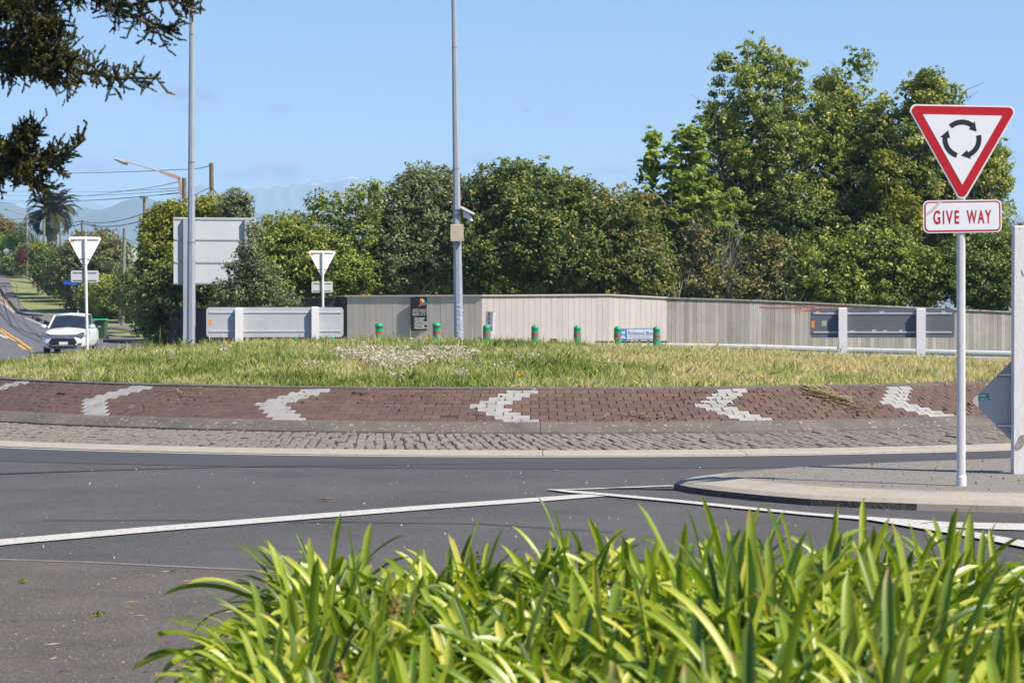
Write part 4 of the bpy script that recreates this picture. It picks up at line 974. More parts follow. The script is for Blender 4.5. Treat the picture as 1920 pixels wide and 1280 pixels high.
for s2 in (-1, 1):
    MB().tube([(s2*.80,1.18,1.07),(s2*.655,1.97,1.585)], .035, 6).build('windscreen_pillar', M_car, t)
    b = MB(); b.lathe([(0,-.09),(.10,-.07),(.13,0),(.11,.06),(0,.09)], 12, (s2*1.02,1.28,1.13)); b.build('wing_mirror', M_car, t, smooth=True)
    MB().box((s2*.90,1.30,1.08), (.18,.05,.05)).build('mirror_arm', M_blk, t)
    MB().prism([(s2*.86,.76),(s2*.86,.93),(s2*.64,.875),(s2*.50,.80),(s2*.62,.735)], -.01,.22).build('headlight', M_lampg, t)
    MB().box((s2*.70,.00,.45), (.16,.06,.07)).build('fog_light', M_lampg, t)
    for yw in (.85, 3.5):
        wh = MB(); wh.tube([(s2*.70,yw,.33),(s2*.89,yw,.33)], .345, 20); o = wh.build('wheel', M_tyre, t)
        MB().tube([(s2*.88,yw,.33),(s2*.905,yw,.33)], .23, 16).build('rim', M_chr, o)
MB().prism([(-.50,.40),(.50,.40),(.58,.52),(.47,.665),(-.47,.665),(-.58,.52)], -.085,.05).build('lower_grille', M_blk, t)
MB().prism([(-.52,.775),(0,.755),(.52,.775),(.60,.845),(.0,.815),(-.60,.845)], -.05,.10).build('upper_grille', M_chr, t)
MB().prism([(-.40,.26),(.40,.26),(.62,.34),(.56,.385),(-.56,.385),(-.62,.34)], -.075,.05).build('skid_plate', M_blk, t)
MB().box((0,-.082,.375), (.95,.02,.03)).build('skid_trim', M_chr, t)
MB().box((.03,-.098,.47), (.36,.015,.12)).build('number_plate', M_lw, t)
b = MB(); b.add([(0,-.075,.86),(.05,-.075,.80),(0,-.075,.77),(-.05,-.075,.80)], [(0,1,2,3)]); b.build('badge', M_chr, t)
for s2 in (-1, 1): MB().lathe([(.1,0),(.13,.2),(.1,.32),(.05,.36)], 8, (s2*.36,2.35,1.0)).build('headrest', M_blk, t)
MB().tube([(-.62,1.25,1.13),(-.1,1.22,1.15)], .01, 5).build('wiper', M_blk, t); MB().tube([(.05,1.25,1.13),(.55,1.22,1.14)], .01, 5).build('wiper', M_blk, t)
# wheelie bin
p = GP(189.5,636.5, y0=85); t = thing('wheelie_bin', p, 'dark green wheelie bin with bright green lid beside the white car', 'bin', rz=R(-6)); sc_ = 1.06; t.scale = (1.22, 1.22, 1)
b = MB(); b.box((0,0,.50*sc_), (.45,.48,.88*sc_)); bm_ = b.v
b.v = [(x*(.86+.14*(z/.95)), y*(.86+.14*(z/.95)), z) for x, y, z in b.v]; b.build('body', mat('bin_green', (.045,.085,.035), .6), t)
b = MB(); b.bbox((0,-.02,.985*sc_), (.54,.58,.07), .03); b.build('lid', mat('lid_green', (.03,.42,.16), .45), t)
MB().tube([(-.24,.28,.95*sc_),(.24,.28,.95*sc_)], .02, 8).build('handle', mat('lid_green', (.03,.42,.16)), t)
for s2 in (-1, 1): MB().tube([(s2*.20,.22,.10),(s2*.26,.22,.10)], .11, 14).build('wheel', M_tyre, t)
MB().box((0,.22,.10), (.4,.03,.03)).build('axle', M_blk, t)
for k in (0, 1): MB().box((-.02,-.2335+.0,.70-.05*k), (.14-.02*k,.003,.022)).build('bin_print', M_lw, t)
# street name sign
p = GP(146, 588, y0=85); s_ = F/p.y; t = thing('street_name_sign', p, 'blue street name blade on a slim white leaning post behind the left give way sign', 'sign')
h = EYE-(532-HOR)/s_-p.z; MB().tube([(0,0,0),(.06,0,h)], .045, 8).build('post', M_wpost, t)
b = MB(); b.box((-.02,-.07,h+.02), (52/s_,.03,.26), ry=R(4)); b.build('blade', mat('street_sign_blue', (.02,.10,.50), .4), t)
# round sign and bus stop at the hill top
s_ = F/255; 
def tpost(px, pt, Y, label, name, cat, extra):
    p = Vector(((px-960)*Y/F, Y, 0)); p.z = g(p.x, Y); t = thing(name, p, label, cat); h = EYE-(pt-HOR)*Y/F-p.z; MB().tube([(0,0,0),(0,0,h)], .05, 8).build('post', M_wpost, t); extra(t, h, F/Y); return t
def ex1(t, h, s): b = MB(); b.add([(.29*math.cos(a),-.07,h-.1+.29*math.sin(a)) for a in np.linspace(0, 2*PI, 21)[:-1]], [tuple(range(20))]); b.add([(.29*math.cos(a),-.06,h-.1+.29*math.sin(a)) for a in np.linspace(0, 2*PI, 21)[:-1]], [tuple(range(20))[::-1]]); b.build('disc', M_alu, t)
tpost(12.5, 469, 250, 'round grey sign disc on a white post at the top of the footpath', 'round_sign', 'road sign', ex1)
def ex2(t, h, s): MB().box((.17,-.07,h-.2), (.34,.02,.40)).build('plate', M_sb, t); MB().box((.14,-.085,h-.2), (.10,.01,.2)).build('symbol', M_lw, t)
tpost(18, 474, 248, 'small blue and white bus stop sign on a thin post beside the round disc', 'bus_stop_sign', 'sign', ex2)
def ex3(t, h, s): MB().lathe([(.052,0),(.052,.22),(0,.23)], 8, (0,0,h-.25)).build('black_band', M_blk, t)
tpost(113.5, 508, YG(113,553), 'thin white marker post with dark top beside the mossy pole stump', 'marker_post', 'post', ex3)
tpost(153, 531, YG(153,571), 'slim pale post close behind the street name sign', 'thin_post', 'post', lambda t, h, s: MB().lathe([(.055,0),(.055,.05),(0,.06)], 8, (0,0,h-.04)).build('cap', M_wpost, t))
YL = YG(93,549); p = Vector(((93-960)*YL/F, YL, 0)); p.z = g(p.x, YL); t = thing('letter_box', p, 'bright blue letter box on a post beside the bronze shrub', 'letter box'); h = EYE-(533-HOR)*YL/F-p.z
MB().tube([(0,0,0),(0,0,h)], .04, 6).build('post', M_polb, t); MB().bbox((0,0,h+.02), (.30,.35,.16), .03).build('box', mat('letterbox_blue', (.02,.30,.50), .5), t)
# stone pillar at the gate
YP_ = YG(212,594); p = Vector(((212-960)*YP_/F, YP_, 0)); p.z = g(p.x, YP_); t = thing('gate_pillar', p, 'slender pale brick gate pillar with flat cap in front of the dark hedge', 'pillar'); h = EYE-(551-HOR)*YP_/F-p.z; rg = random.Random(2)
MB().box((0,0,h/2), (.20,.20,h-.02)).build('mortar_core', M_mort, t)
nn_ = int(h/.085); M_pb = mat('pale_brick', (.36,.28,.23), .9, (.26,.2,.17), obj_rand=.15)
for k in range(nn_): MB().box((rg.uniform(-.003,.003),0,(k+.5)*h/nn_), (.225,.225,h/nn_-.012)).build('brick', M_pb, t)
MB().box((.15,0,h+.03), (.60,.32,.07)).build('cap', M_conc2, t)
# house roof behind the hedge
p = Vector(((262-960)*200/F, 200, 0)); p.z = g(p.x, 200); s_ = F/200; t = thing('house', p, 'house with a pale green hipped roof showing above the shrubs', 'house')
z = lambda py: EYE-(py-HOR)/s_-p.z; M_rf = mat('roof_pale_green', (.32,.40,.27), .8, (.27,.34,.23), scale=2, third=(.45,.5,.4), tscale=15)
MB().box((.2,3.5,z(495)/2), (5.2,6,z(495))).build('wall', mat('house_wall', (.45,.42,.36)), t)
b = MB(); zt, zb_ = z(458), z(491); x0, x1 = (236-262)/s_*1.0-.3, (320-262)/s_+1.2
b.add([(x0,0,zb_),(x1,0,zb_),(x1,7,zb_),(x0,7,zb_),((243-262)/s_,3,zt),((246-262)/s_,4,zt)], [(0,1,4),(1,2,5,4),(2,3,5),(3,0,4,5)]); b.build('roof', M_rf, t)
for k in range(9):
    u = (k+.5)/9; zz = zb_+(zt-zb_)*u; xa = x0+((243-262)/s_-x0)*u; xb_ = x1+((243-262)/s_-x1)*u; MB().box(((xa+xb_)/2, 3*u-.01, zz+.012), (xb_-xa, .09, .02), rx=math.atan2(zt-zb_, 3)).build('tile_row', M_rf, t)
x_ = (220-262)/s_; b = MB(); b.tube([(x_,1,1),(x_,1,z(431))], .015, 5); b.build('aerial_mast', M_alud, t)
b = MB(); b.tube([(x_-.15,1,z(431)),(x_+.12,1,z(432))], .012, 4)
for k in range(4): b.tube([(x_-.12+k*.07,.8,z(431)),(x_-.12+k*.07,1.2,z(431))], .008, 4)
b.build('aerial', M_alud, t)
# ------------------------------------------------------------------ vegetation
def unit(a): return a/np.maximum(1e-9, np.linalg.norm(a, axis=1))[:,None]
def leafquads(P, nrm, size, asp, r_):
    """pointed leaves (rhombi) centred at P, lying across nrm"""
    n = len(P); t_ = unit(np.cross(nrm, r_.normal(size=(n,3)))); b_ = np.cross(nrm, t_); s = size[:,None]
    return np.stack([P-t_*s*.5, P+b_*s*asp*.5-t_*s*.05, P+t_*s*.5-nrm*s*.08, P-b_*s*asp*.5-t_*s*.05], 1)
def crown(base, blobs, clumps, cr, per, leaf, m, seed, core=.35, front=.68, asp=.5, spread=.55, name='crown', parent=None, jag=.18, accent=0, up=.35, flat=.7, sprigs=.5):
    r_ = np.random.default_rng(seed); B = []
    for px, py, rx, ry, Y, ryd in blobs:
        c = W(px, py, Y); s = F/Y; B.append((c.x, c.y, c.z, rx/s, ryd, ry/s))
    B = np.array(B); area = B[:,3]*B[:,5]+.3*B[:,4]*B[:,5]; area /= area.sum()
    bi = r_.choice(len(B), clumps, p=area); d = unit(r_.normal(size=(clumps,3)))
    flip = (d[:,1] > 0) & (r_.random(clumps) < front); d[flip,1] *= -1
    rad = 1 - np.abs(r_.normal(0, jag, clumps)) + (r_.random(clumps) < .12)*r_.random(clumps)*jag
    inner = r_.random(clumps) < .25; rad = np.where(inner, r_.uniform(.35, .8, clumps), rad)
    Cc = B[bi,:3] + d*B[bi,3:]*rad[:,None]
    crad = cr*r_.uniform(.6, 1.35, clumps); ctone = r_.random(clumps)
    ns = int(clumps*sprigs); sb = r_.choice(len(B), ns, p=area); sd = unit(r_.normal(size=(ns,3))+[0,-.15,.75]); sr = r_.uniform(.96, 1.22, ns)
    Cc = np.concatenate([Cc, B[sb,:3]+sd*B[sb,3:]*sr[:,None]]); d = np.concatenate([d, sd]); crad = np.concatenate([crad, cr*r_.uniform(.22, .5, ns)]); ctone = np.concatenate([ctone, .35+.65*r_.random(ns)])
    k = np.concatenate([np.repeat(np.arange(clumps), per), np.repeat(np.arange(clumps, clumps+ns), max(6, per//5))]); n = len(k); dd = unit(r_.normal(size=(n,3))); dd[:,2] = dd[:,2]*1.0
    rr = r_.random(n)**(1/2.2)
    P = Cc[k] + dd*rr[:,None]*crad[k][:,None]*np.array([1, 1, flat])
    nr = unit(dd*.55 + d[k]*.35 + np.array([0, 0, up]) + r_.normal(size=(n,3))*spread)
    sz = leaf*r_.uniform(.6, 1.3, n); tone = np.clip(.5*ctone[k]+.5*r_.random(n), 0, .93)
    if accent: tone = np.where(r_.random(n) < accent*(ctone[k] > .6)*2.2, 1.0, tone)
    V = [leafquads(P, nr, sz, asp, r_)]; T = [tone]
    nc_ = int(clumps*per*core*.34)
    if nc_:
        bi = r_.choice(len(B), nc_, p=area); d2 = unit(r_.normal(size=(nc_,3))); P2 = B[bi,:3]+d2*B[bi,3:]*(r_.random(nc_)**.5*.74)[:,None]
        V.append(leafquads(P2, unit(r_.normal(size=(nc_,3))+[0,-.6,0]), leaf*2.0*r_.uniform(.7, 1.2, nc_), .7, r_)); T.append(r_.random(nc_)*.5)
    V = np.concatenate(V)-np.array(base); T = np.concatenate(T)
    zmin = V[:,:,2].min(axis=1); V = V[zmin > -.15]; T = T[zmin > -.15]
    o = link(name, npmesh(name, V, 4, m, T), parent)
    if parent is not None: tag(o, kind='stuff') if False else None
    return o, Cc[:clumps]-np.array(base)
def limbs(parent, tops, h, r0, m, seed, n=14, zf=.35, thin=.012):
    """trunk and limbs reaching for the clumps"""
    rg = random.Random(seed); T = [Vector(c) for c in tops]; mx = sorted(T, key=lambda v: -v.z)[max(1, len(T)//40)]
    b = MB(); P = [Vector((0,0,-.2))]; k = 7
    for i in range(1, k+1): u = i/k; P.append(Vector((mx.x*u**1.4+rg.uniform(-.06,.06)*h*.3, mx.y*u**1.4*.5+rg.uniform(-.05,.05)*h*.2, mx.z*u*.93)))
    b.tube(P, [r0*(1-.86*i/k) for i in range(k+1)], 7); b.build('trunk', m, parent)
    b = MB()
    for c in rg.sample(T, min(n, len(T))):
        u = rg.uniform(zf, .8)*min(1, max(.15, c.z/mx.z)); i = min(k-1, int(u*k)); s_ = P[i].lerp(P[i+1], u*k-i); q = []
        for j in range(6): v = j/5; p = s_.lerp(c, v)+Vector((rg.uniform(-1,1), rg.uniform(-1,1), rg.uniform(-.5,1)))*.05*h*math.sin(v*PI)*.6; q.append(p)
        rb = r0*(1-.86*u)*.55; b.tube(q, [rb*(1-v/5.5)+thin*.4 for v in range(6)], 5)
        for _ in range(3):
            j = rg.randint(2, 4); e = q[j]+Vector((rg.uniform(-1,1), rg.uniform(-1,.4), rg.uniform(.0,1.2)))*h*.12; b.tube([q[j], q[j].lerp(e, .5)+Vector((0,0,.03*h)), e], [rb*.45, rb*.3, thin*.5], 4)
    b.build('limb', m, parent)
M_bark = mat('bark', (.17,.14,.115), .95, (.10,.085,.07), scale=6, bump=.01, bscale=20)
M_barkp = mat('pale_bark', (.36,.33,.29), .9, (.22,.2,.17), scale=6)
G1 = leafmat('leaf_olive', [(0,(0.034,0.052,0.014)),(.4,(0.132,0.178,0.034)),(.75,(0.310,0.356,0.069)),(.93,(0.460,0.483,0.115)),(1,(0.506,0.391,0.115))], .5, .28)
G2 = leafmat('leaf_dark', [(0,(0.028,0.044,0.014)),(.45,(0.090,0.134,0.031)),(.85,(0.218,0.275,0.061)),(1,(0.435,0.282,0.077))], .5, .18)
G3 = leafmat('leaf_greygreen', [(0,(0.066,0.081,0.038)),(.5,(0.141,0.161,0.072)),(.9,(0.261,0.282,0.133)),(1,(0.369,0.343,0.191))], .5, .2)
G4 = leafmat('leaf_bright', [(0,(0.085,0.131,0.023)),(.5,(0.208,0.280,0.047)),(.9,(0.359,0.420,0.083)),(1,(0.567,0.473,0.083))], .5, .38)
G5 = leafmat('leaf_lime', [(0,(0.113,0.158,0.025)),(.5,(0.284,0.333,0.050)),(.9,(0.473,0.490,0.083)),(1,(0.567,0.438,0.083))], .5, .42)
G6 = leafmat('leaf_reddish', [(0,(0.054,0.070,0.024)),(.45,(0.132,0.162,0.042)),(.8,(0.240,0.246,0.066)),(.94,(0.324,0.264,0.084)),(1,(0.456,0.168,0.072))], .5, .2)
G7 = leafmat('leaf_yellowgreen', [(0,(.06,.07,.012)),(.5,(.21,.22,.03)),(.9,(.40,.38,.055)),(1,(.48,.42,.08))], .5, .3)
G8 = leafmat('leaf_orange', [(0,(.09,.06,.02)),(.5,(.20,.13,.04)),(1,(.28,.24,.08))], .5, .3)
G9 = leafmat('leaf_bronze', [(0,(0.055,0.066,0.022)),(.5,(0.143,0.154,0.050)),(.9,(0.264,0.242,0.083)),(1,(0.374,0.220,0.099))], .5, .2)
def tree(name, px, Yb, label, cat, blobs, clumps, cr, per, leaf, m, seed, trunk=(.12, M_bark, 12), **kw):
    x = (px-960)*Yb/F; base = (x, Yb, g(x, Yb)); t = thing(name, base, label, cat)
    o, C_ = crown(base, blobs, clumps, cr, per, leaf, m, seed, parent=t, **kw)
    if trunk: limbs(t, C_, max(c[2] for c in C_), trunk[0], trunk[1], seed, n=trunk[2])
    return t
# behind the fence, right to left; Y about 82-90
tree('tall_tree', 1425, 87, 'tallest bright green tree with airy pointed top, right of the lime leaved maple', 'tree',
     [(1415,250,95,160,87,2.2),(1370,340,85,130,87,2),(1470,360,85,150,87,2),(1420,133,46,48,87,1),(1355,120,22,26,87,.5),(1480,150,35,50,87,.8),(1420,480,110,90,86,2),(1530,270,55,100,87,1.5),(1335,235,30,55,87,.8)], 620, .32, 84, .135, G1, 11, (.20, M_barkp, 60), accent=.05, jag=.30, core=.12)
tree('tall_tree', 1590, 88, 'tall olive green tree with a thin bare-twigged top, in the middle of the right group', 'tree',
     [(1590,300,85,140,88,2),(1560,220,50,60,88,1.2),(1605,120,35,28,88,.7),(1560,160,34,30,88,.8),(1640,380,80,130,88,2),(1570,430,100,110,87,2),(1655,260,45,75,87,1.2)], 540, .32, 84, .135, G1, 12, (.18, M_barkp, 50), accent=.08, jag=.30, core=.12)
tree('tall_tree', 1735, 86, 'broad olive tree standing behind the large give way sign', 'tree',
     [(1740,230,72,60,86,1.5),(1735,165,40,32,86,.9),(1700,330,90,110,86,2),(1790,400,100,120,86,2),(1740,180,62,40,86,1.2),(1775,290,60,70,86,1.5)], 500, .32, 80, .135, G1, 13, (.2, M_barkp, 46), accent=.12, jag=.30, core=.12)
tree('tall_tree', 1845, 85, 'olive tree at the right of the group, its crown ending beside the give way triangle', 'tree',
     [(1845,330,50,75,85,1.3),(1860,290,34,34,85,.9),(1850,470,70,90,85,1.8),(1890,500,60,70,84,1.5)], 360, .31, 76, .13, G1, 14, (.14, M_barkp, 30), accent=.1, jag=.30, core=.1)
G4b = G4
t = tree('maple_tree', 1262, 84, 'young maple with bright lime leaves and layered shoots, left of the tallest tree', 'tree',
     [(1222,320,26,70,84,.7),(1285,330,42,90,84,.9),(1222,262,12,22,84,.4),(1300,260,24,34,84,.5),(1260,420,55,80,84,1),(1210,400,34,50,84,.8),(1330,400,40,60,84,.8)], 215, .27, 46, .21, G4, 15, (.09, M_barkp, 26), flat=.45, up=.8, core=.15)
tree('laurel_bush', 1600, 82.5, 'dark glossy bush with bright sunlit sprays, low behind the weathered fence in the middle', 'bush',
     [(1540,510,90,60,82.5,1.2),(1640,490,90,80,82.5,1.3),(1590,540,120,40,82,1),(1720,520,60,60,82.5,1)], 330, .34, 58, .14, G1, 16, (.07, M_bark, 20))
tree('dense_bush', 1810, 82.5, 'dark dense bush behind the right end of the weathered fence', 'bush',
     [(1800,520,90,60,82.5,1.2),(1880,530,70,60,82.5,1),(1850,470,60,50,83,1)], 230, .34, 56, .14, G2, 17, (.06, M_bark, 16))
tree('tangled_shrub', 1400, 82, 'straggly shrub with bare grey twigs showing, behind the start of the weathered fence', 'bush',
     [(1400,530,80,40,82,1),(1340,540,60,40,82,.9),(1450,500,60,60,82.4,1),(1310,480,45,60,82.4,.9)], 230, .3, 46, .13, G9, 18, (.06, M_barkp, 30), core=.35, accent=.1)
tree('laurel_bush', 1375, 84.5, 'shaded mid green bush filling between the maple and the tallest tree', 'bush',
     [(1370,470,90,90,85,1.4),(1290,480,60,80,85,1.2),(1490,450,80,110,85,1.5)], 260, .36, 56, .15, G2, 19, (.07, M_barkp, 24))
tree('photinia_bush', 1190, 81.5, 'olive and reddish leaved bush between the dark dome and the maple', 'bush',
     [(1160,450,85,100,82,1.6),(1205,510,62,62,81.5,1.2),(1125,520,90,50,81.5,1.2),(1115,412,50,46,82,1.1)], 380, .34, 62, .13, G6, 20, (.08, M_bark, 14), accent=.05)
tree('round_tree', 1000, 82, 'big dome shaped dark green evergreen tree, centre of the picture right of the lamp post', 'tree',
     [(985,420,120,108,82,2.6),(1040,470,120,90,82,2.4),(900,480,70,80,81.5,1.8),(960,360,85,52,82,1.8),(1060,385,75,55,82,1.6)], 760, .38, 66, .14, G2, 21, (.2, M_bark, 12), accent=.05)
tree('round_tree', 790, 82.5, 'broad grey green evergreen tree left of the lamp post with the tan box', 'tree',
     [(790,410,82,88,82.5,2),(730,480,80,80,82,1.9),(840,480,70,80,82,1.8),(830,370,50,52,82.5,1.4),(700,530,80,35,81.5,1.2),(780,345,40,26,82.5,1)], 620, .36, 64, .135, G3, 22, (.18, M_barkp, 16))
tree('airy_tree', 650, 81, 'thin crowned light green tree with open branches against the mountains', 'tree',
     [(640,400,50,40,81,1),(690,380,40,34,81,.9),(600,380,24,22,81,.6),(660,460,60,60,81,1.2),(575,430,40,36,81,.9),(700,350,14,12,81,.4)], 210, .26, 34, .12, G1, 23, (.09, M_bark, 30), core=.1)
tree('mixed_shrub', 560, 80.5, 'loose mid green shrubs behind the dark fence, right of the large sign panel', 'bush',
     [(520,480,50,70,80.5,1.3),(570,490,60,72,80.5,1.3),(620,500,50,60,80.3,1.2),(545,430,26,30,80.5,.8),(500,530,60,40,80,1.1),(660,520,50,44,80.3,1)], 480, .3, 60, .11, G1, 24, (.07, M_bark, 24), core=.5, accent=.06)
tree('twiggy_shrub', 458, 67.5, 'twiggy small leaved shrub growing over the right side of the large sign', 'bush',
     [(470,500,28,60,67.5,.7),(440,560,44,40,67.5,.8),(495,540,36,50,67.6,.8),(430,505,9,12,67.3,.25),(455,525,22,26,67.4,.4),(520,575,50,30,67.8,.7),(475,440,14,26,67.6,.4)], 260, .22, 44, .085, G3, 25, (.05, M_bark, 26), core=.2)
tree('small_tree', 450, 83, 'small grey green tree top rising behind the large sign panel', 'tree',
     [(450,385,24,26,83,.7),(440,400,30,40,83,.8)], 60, .3, 40, .12, G3, 26, (.06, M_bark, 10))
tree('yellow_tree', 300, 86, 'yellow green feathery tree behind and left of the large sign', 'tree',
     [(300,470,38,60,86,1.3),(335,420,46,42,86,1.2),(400,410,52,40,86,1.2),(310,400,20,20,86,.7),(290,430,26,34,86,.9),(440,420,30,30,86,.8)], 300, .34, 56, .13, G7, 27, (.1, M_bark, 14))
tree('tall_hedge', 330, 84.8, 'dark green overgrown hedge below the yellow green tree, shaded at its foot', 'hedge',
     [(300,560,38,90,85.5,1.5),(340,560,50,90,84.8,1.4),(385,560,45,70,84.5,1.2),(285,520,26,60,86,1.2)], 330, .36, 56, .14, G2, 28, (.07, M_bark, 10))
# bare trees
def bare(px, Y, ptop, label, seed, spread=.5, m=M_barkp, lean=0, n=26, rr=.06):
    s = F/Y; x = (px-960)/s; t = thing('bare_tree', (x, Y, g(x, Y)), label, 'tree'); rg = random.Random(seed); h = EYE-(ptop-HOR)/s-g(x, Y); b = MB(); P = [Vector((lean*u*h, 0, u*h*.6)) for u in (0, .3, .6, 1)]
    b.tube(P, [rr, rr*.9, rr*.7, rr*.5], 6); b.build('trunk', m, t); b = MB()
    def grow(p, d, L_, r, k):
        q = [p]; dd = d.copy()
        for _ in range(4): dd = (dd+Vector((rg.uniform(-1,1), rg.uniform(-1,1), rg.uniform(-.3,.8)))*.22).normalized(); q.append(q[-1]+dd*L_/4)
        b.tube(q, [r*(1-.16*i) for i in range(5)], 4, cap=False)
        if k: 
            for _ in range(3 if k > 1 else 4): j = rg.randint(1, 4); grow(q[j], (dd+Vector((rg.uniform(-1,1), rg.uniform(-1,1), rg.uniform(-.2,.7)))*.8).normalized(), L_*.62, r*.5, k-1)
    for _ in range(n//3): u = rg.uniform(.3, 1); p = P[0].lerp(P[-1], u); grow(p, Vector((rg.uniform(-1,1)*spread*2, rg.uniform(-1,1)*.6, rg.uniform(.3,1.2))).normalized(), h*.36, rr*.45, 3)
    b.build('twig', m, t); return t
bare(1915, 84, 330, 'leafless grey twiggy tree at the right edge beyond the white timber post', 3, n=30)
bare(1350, 81.8, 455, 'pale leafless sapling standing in front of the dark bushes below the maple', 4, n=18, rr=.04)
bare(1490, 81.6, 500, 'tangle of dead grey branches low over the weathered fence', 5, spread=1.0, n=18, rr=.035)
bare(1330, 81.8, 430, 'thin pale leafless stem just left of the pale sapling', 6, n=12, rr=.035)
# left side of the hill road
tree('dome_bush', 185, 178, 'large rounded bronze green bush behind the left give way sign', 'bush',
     [(180,470,52,38,180,3.2),(150,500,50,50,180,3.2),(215,490,34,40,178,2.8),(190,540,60,50,181,3.0),(160,560,34,30,184,2.0)], 560, .66, 54, .24, G9, 31, (.12, M_bark, 6), accent=.03)
tree('hedge', 95, 203, 'dark hedge along the grass verge above the footpath', 'hedge',
     [(98,508,30,42,203,2.6),(122,515,34,48,197,2.6),(84,498,22,38,210,2.4),(140,545,20,38,192,1.8)], 400, .62, 50, .23, G2, 32, None)
tree('hedge', 200, 166, 'dark green shrubs behind the mailbox, between the street sign and the leaning pole', 'hedge',
     [(185,558,40,42,170,2.4),(215,560,40,42,167,2.4),(170,574,16,22,181,1.4),(250,560,30,50,160,2.2)], 380, .56, 54, .21, G1, 33, None, accent=.05)
tree('dark_hedge', 285, 122, 'tall very dark hedge at the right of the lawn, behind the leaning pole', 'hedge',
     [(268,570,30,56,132,1.8),(300,580,38,62,122,1.8),(250,550,24,40,140,1.8),(335,595,30,56,112,1.4)], 400, .48, 54, .18, G2, 34, None)
tree('feathery_shrub', 255, 160, 'lighter feathery shrub in front of the pale green roof', 'bush',
     [(252,522,24,20,160,1.8),(280,515,20,20,160,1.8),(235,512,12,14,160,1.4)], 130, .55, 46, .2, G3, 35, (.05, M_bark, 8))
tree('autumn_tree', 12, 262, 'small tree with orange autumn leaves at the left edge of the hill top', 'tree',
     [(12,432,20,20,262,2.5),(-8,430,20,26,262,2.5)], 110, .7, 44, .28, G8, 36, (.12, M_bark, 10), core=.2)
tree('green_bush', 25, 255, 'rounded bright green bush under the orange tree at the hill top', 'bush',
     [(22,468,32,28,255,3),(-10,480,30,34,255,3),(50,480,20,22,250,2)], 230, .6, 46, .26, G4, 37, None)
tree('purple_tree', 42, 258, 'small dark blue green tree beside the orange tree', 'tree',
     [(42,440,16,20,258,2)], 40, .6, 40, .22, G3, 38, (.1, M_bark, 8), core=.1)
tree('shaded_hedge', 25, 247, 'deeply shaded hedge behind the round sign disc', 'hedge',
     [(28,495,26,22,247,2),(50,490,16,30,243,2),(-6,500,20,18,250,2)], 130, .6, 44, .24, G2, 39, None)
tree('lime_shrub', 78, 205, 'yellow green shrub between the hedge and the cabbage plants', 'bush',
     [(74,468,13,12,205,1.5),(64,500,8,12,205,1),(66,480,8,10,205,1)], 70, .4, 44, .2, G7, 40, None)
tree('bronze_shrub', 104, 199, 'low round bronze coloured shrub beside the blue letter box', 'bush',
     [(105,541,12,10,199,1.1),(97,545,8,6,198,.8)], 60, .28, 46, .11, leafmat('leaf_rust', [(0,(.10,.04,.02)),(1,(.28,.15,.08))], .6, .2), 41, None)
tree('red_shrub', 45, 228, 'dark red leaved shrub beside the pole at the hill top', 'bush',
     [(44,480,9,16,228,1)], 34, .5, 40, .2, leafmat('leaf_maroon', [(0,(.05,.015,.01)),(1,(.18,.05,.03))], .6, .2), 42, None)
tree('golden_bush', 1100+600, 83.2, 'yellowish sprays of a bush just right of the middle of the right group', 'bush',
     [(1690,420,40,60,84,.9),(1660,330,30,50,85,.8)], 90, .3, 50, .13, G7, 43, (.05, M_bark, 8), core=.1)
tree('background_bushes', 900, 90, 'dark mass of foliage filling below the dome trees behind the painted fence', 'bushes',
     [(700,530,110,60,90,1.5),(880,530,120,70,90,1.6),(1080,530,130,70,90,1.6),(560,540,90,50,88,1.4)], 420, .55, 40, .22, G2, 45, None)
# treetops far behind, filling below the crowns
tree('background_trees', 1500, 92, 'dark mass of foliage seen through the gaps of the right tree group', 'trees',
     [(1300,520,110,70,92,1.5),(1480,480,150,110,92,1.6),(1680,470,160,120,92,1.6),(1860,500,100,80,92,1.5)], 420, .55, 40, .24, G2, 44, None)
def spiky(px, py, Y, n, L_, label, seed, name='cabbage_tree', zt=None, m=None):
    s = F/Y; x = (px-960)/s; gz = g(x, Y); t = thing(name, (x, Y, gz), label, 'tree'); h = EYE-(py-HOR)/s-gz; rg = random.Random(seed)
    MB().tube([(0,0,-.1),(.05,0,h*.5),(0,0,h)], [.12,.1,.09], 8).build('trunk', M_bark, t)
    b = MB(); b.add([(-.5,0,0),(-.2,-.035,0),(.3,-.03,.03),(.5,0,0),(.3,.03,.03),(-.2,.035,0)], [(0,1,2,3,4,5)]); me = b.mesh('leaf', m or leafmat('sword_leaf', [(0,(.06,.08,.02)),(.7,(.14,.16,.04)),(1,(.28,.22,.10))], .5, .3, attr='object'))
    for k in range(n):
        d = Vector((rg.gauss(0,1), rg.gauss(0,1), rg.gauss(.35,.8))).normalized(); o = link('leaf', me, t); o.scale = (L_, 1.3, 1); o.rotation_euler = d.to_track_quat('X', 'Z').to_euler(); o.location = Vector((0,0,h)) + d*L_*.5
    return t
spiky(64, 462, 222, 70, 1.4, 'spiky cabbage tree behind the two poles left of the palm', 3)
spiky(72, 500, 208, 55, 1.2, 'lower spiky cabbage tree with dry brown leaves before the hedge', 5, m=leafmat('dry_sword', [(0,(.12,.08,.04)),(.5,(.20,.16,.07)),(1,(.22,.24,.06))], .6, .3, attr='object'))
spiky(224, 530, 158, 60, 1.3, 'small spiky plant beside the leaning pole', 7, name='flax_plant')
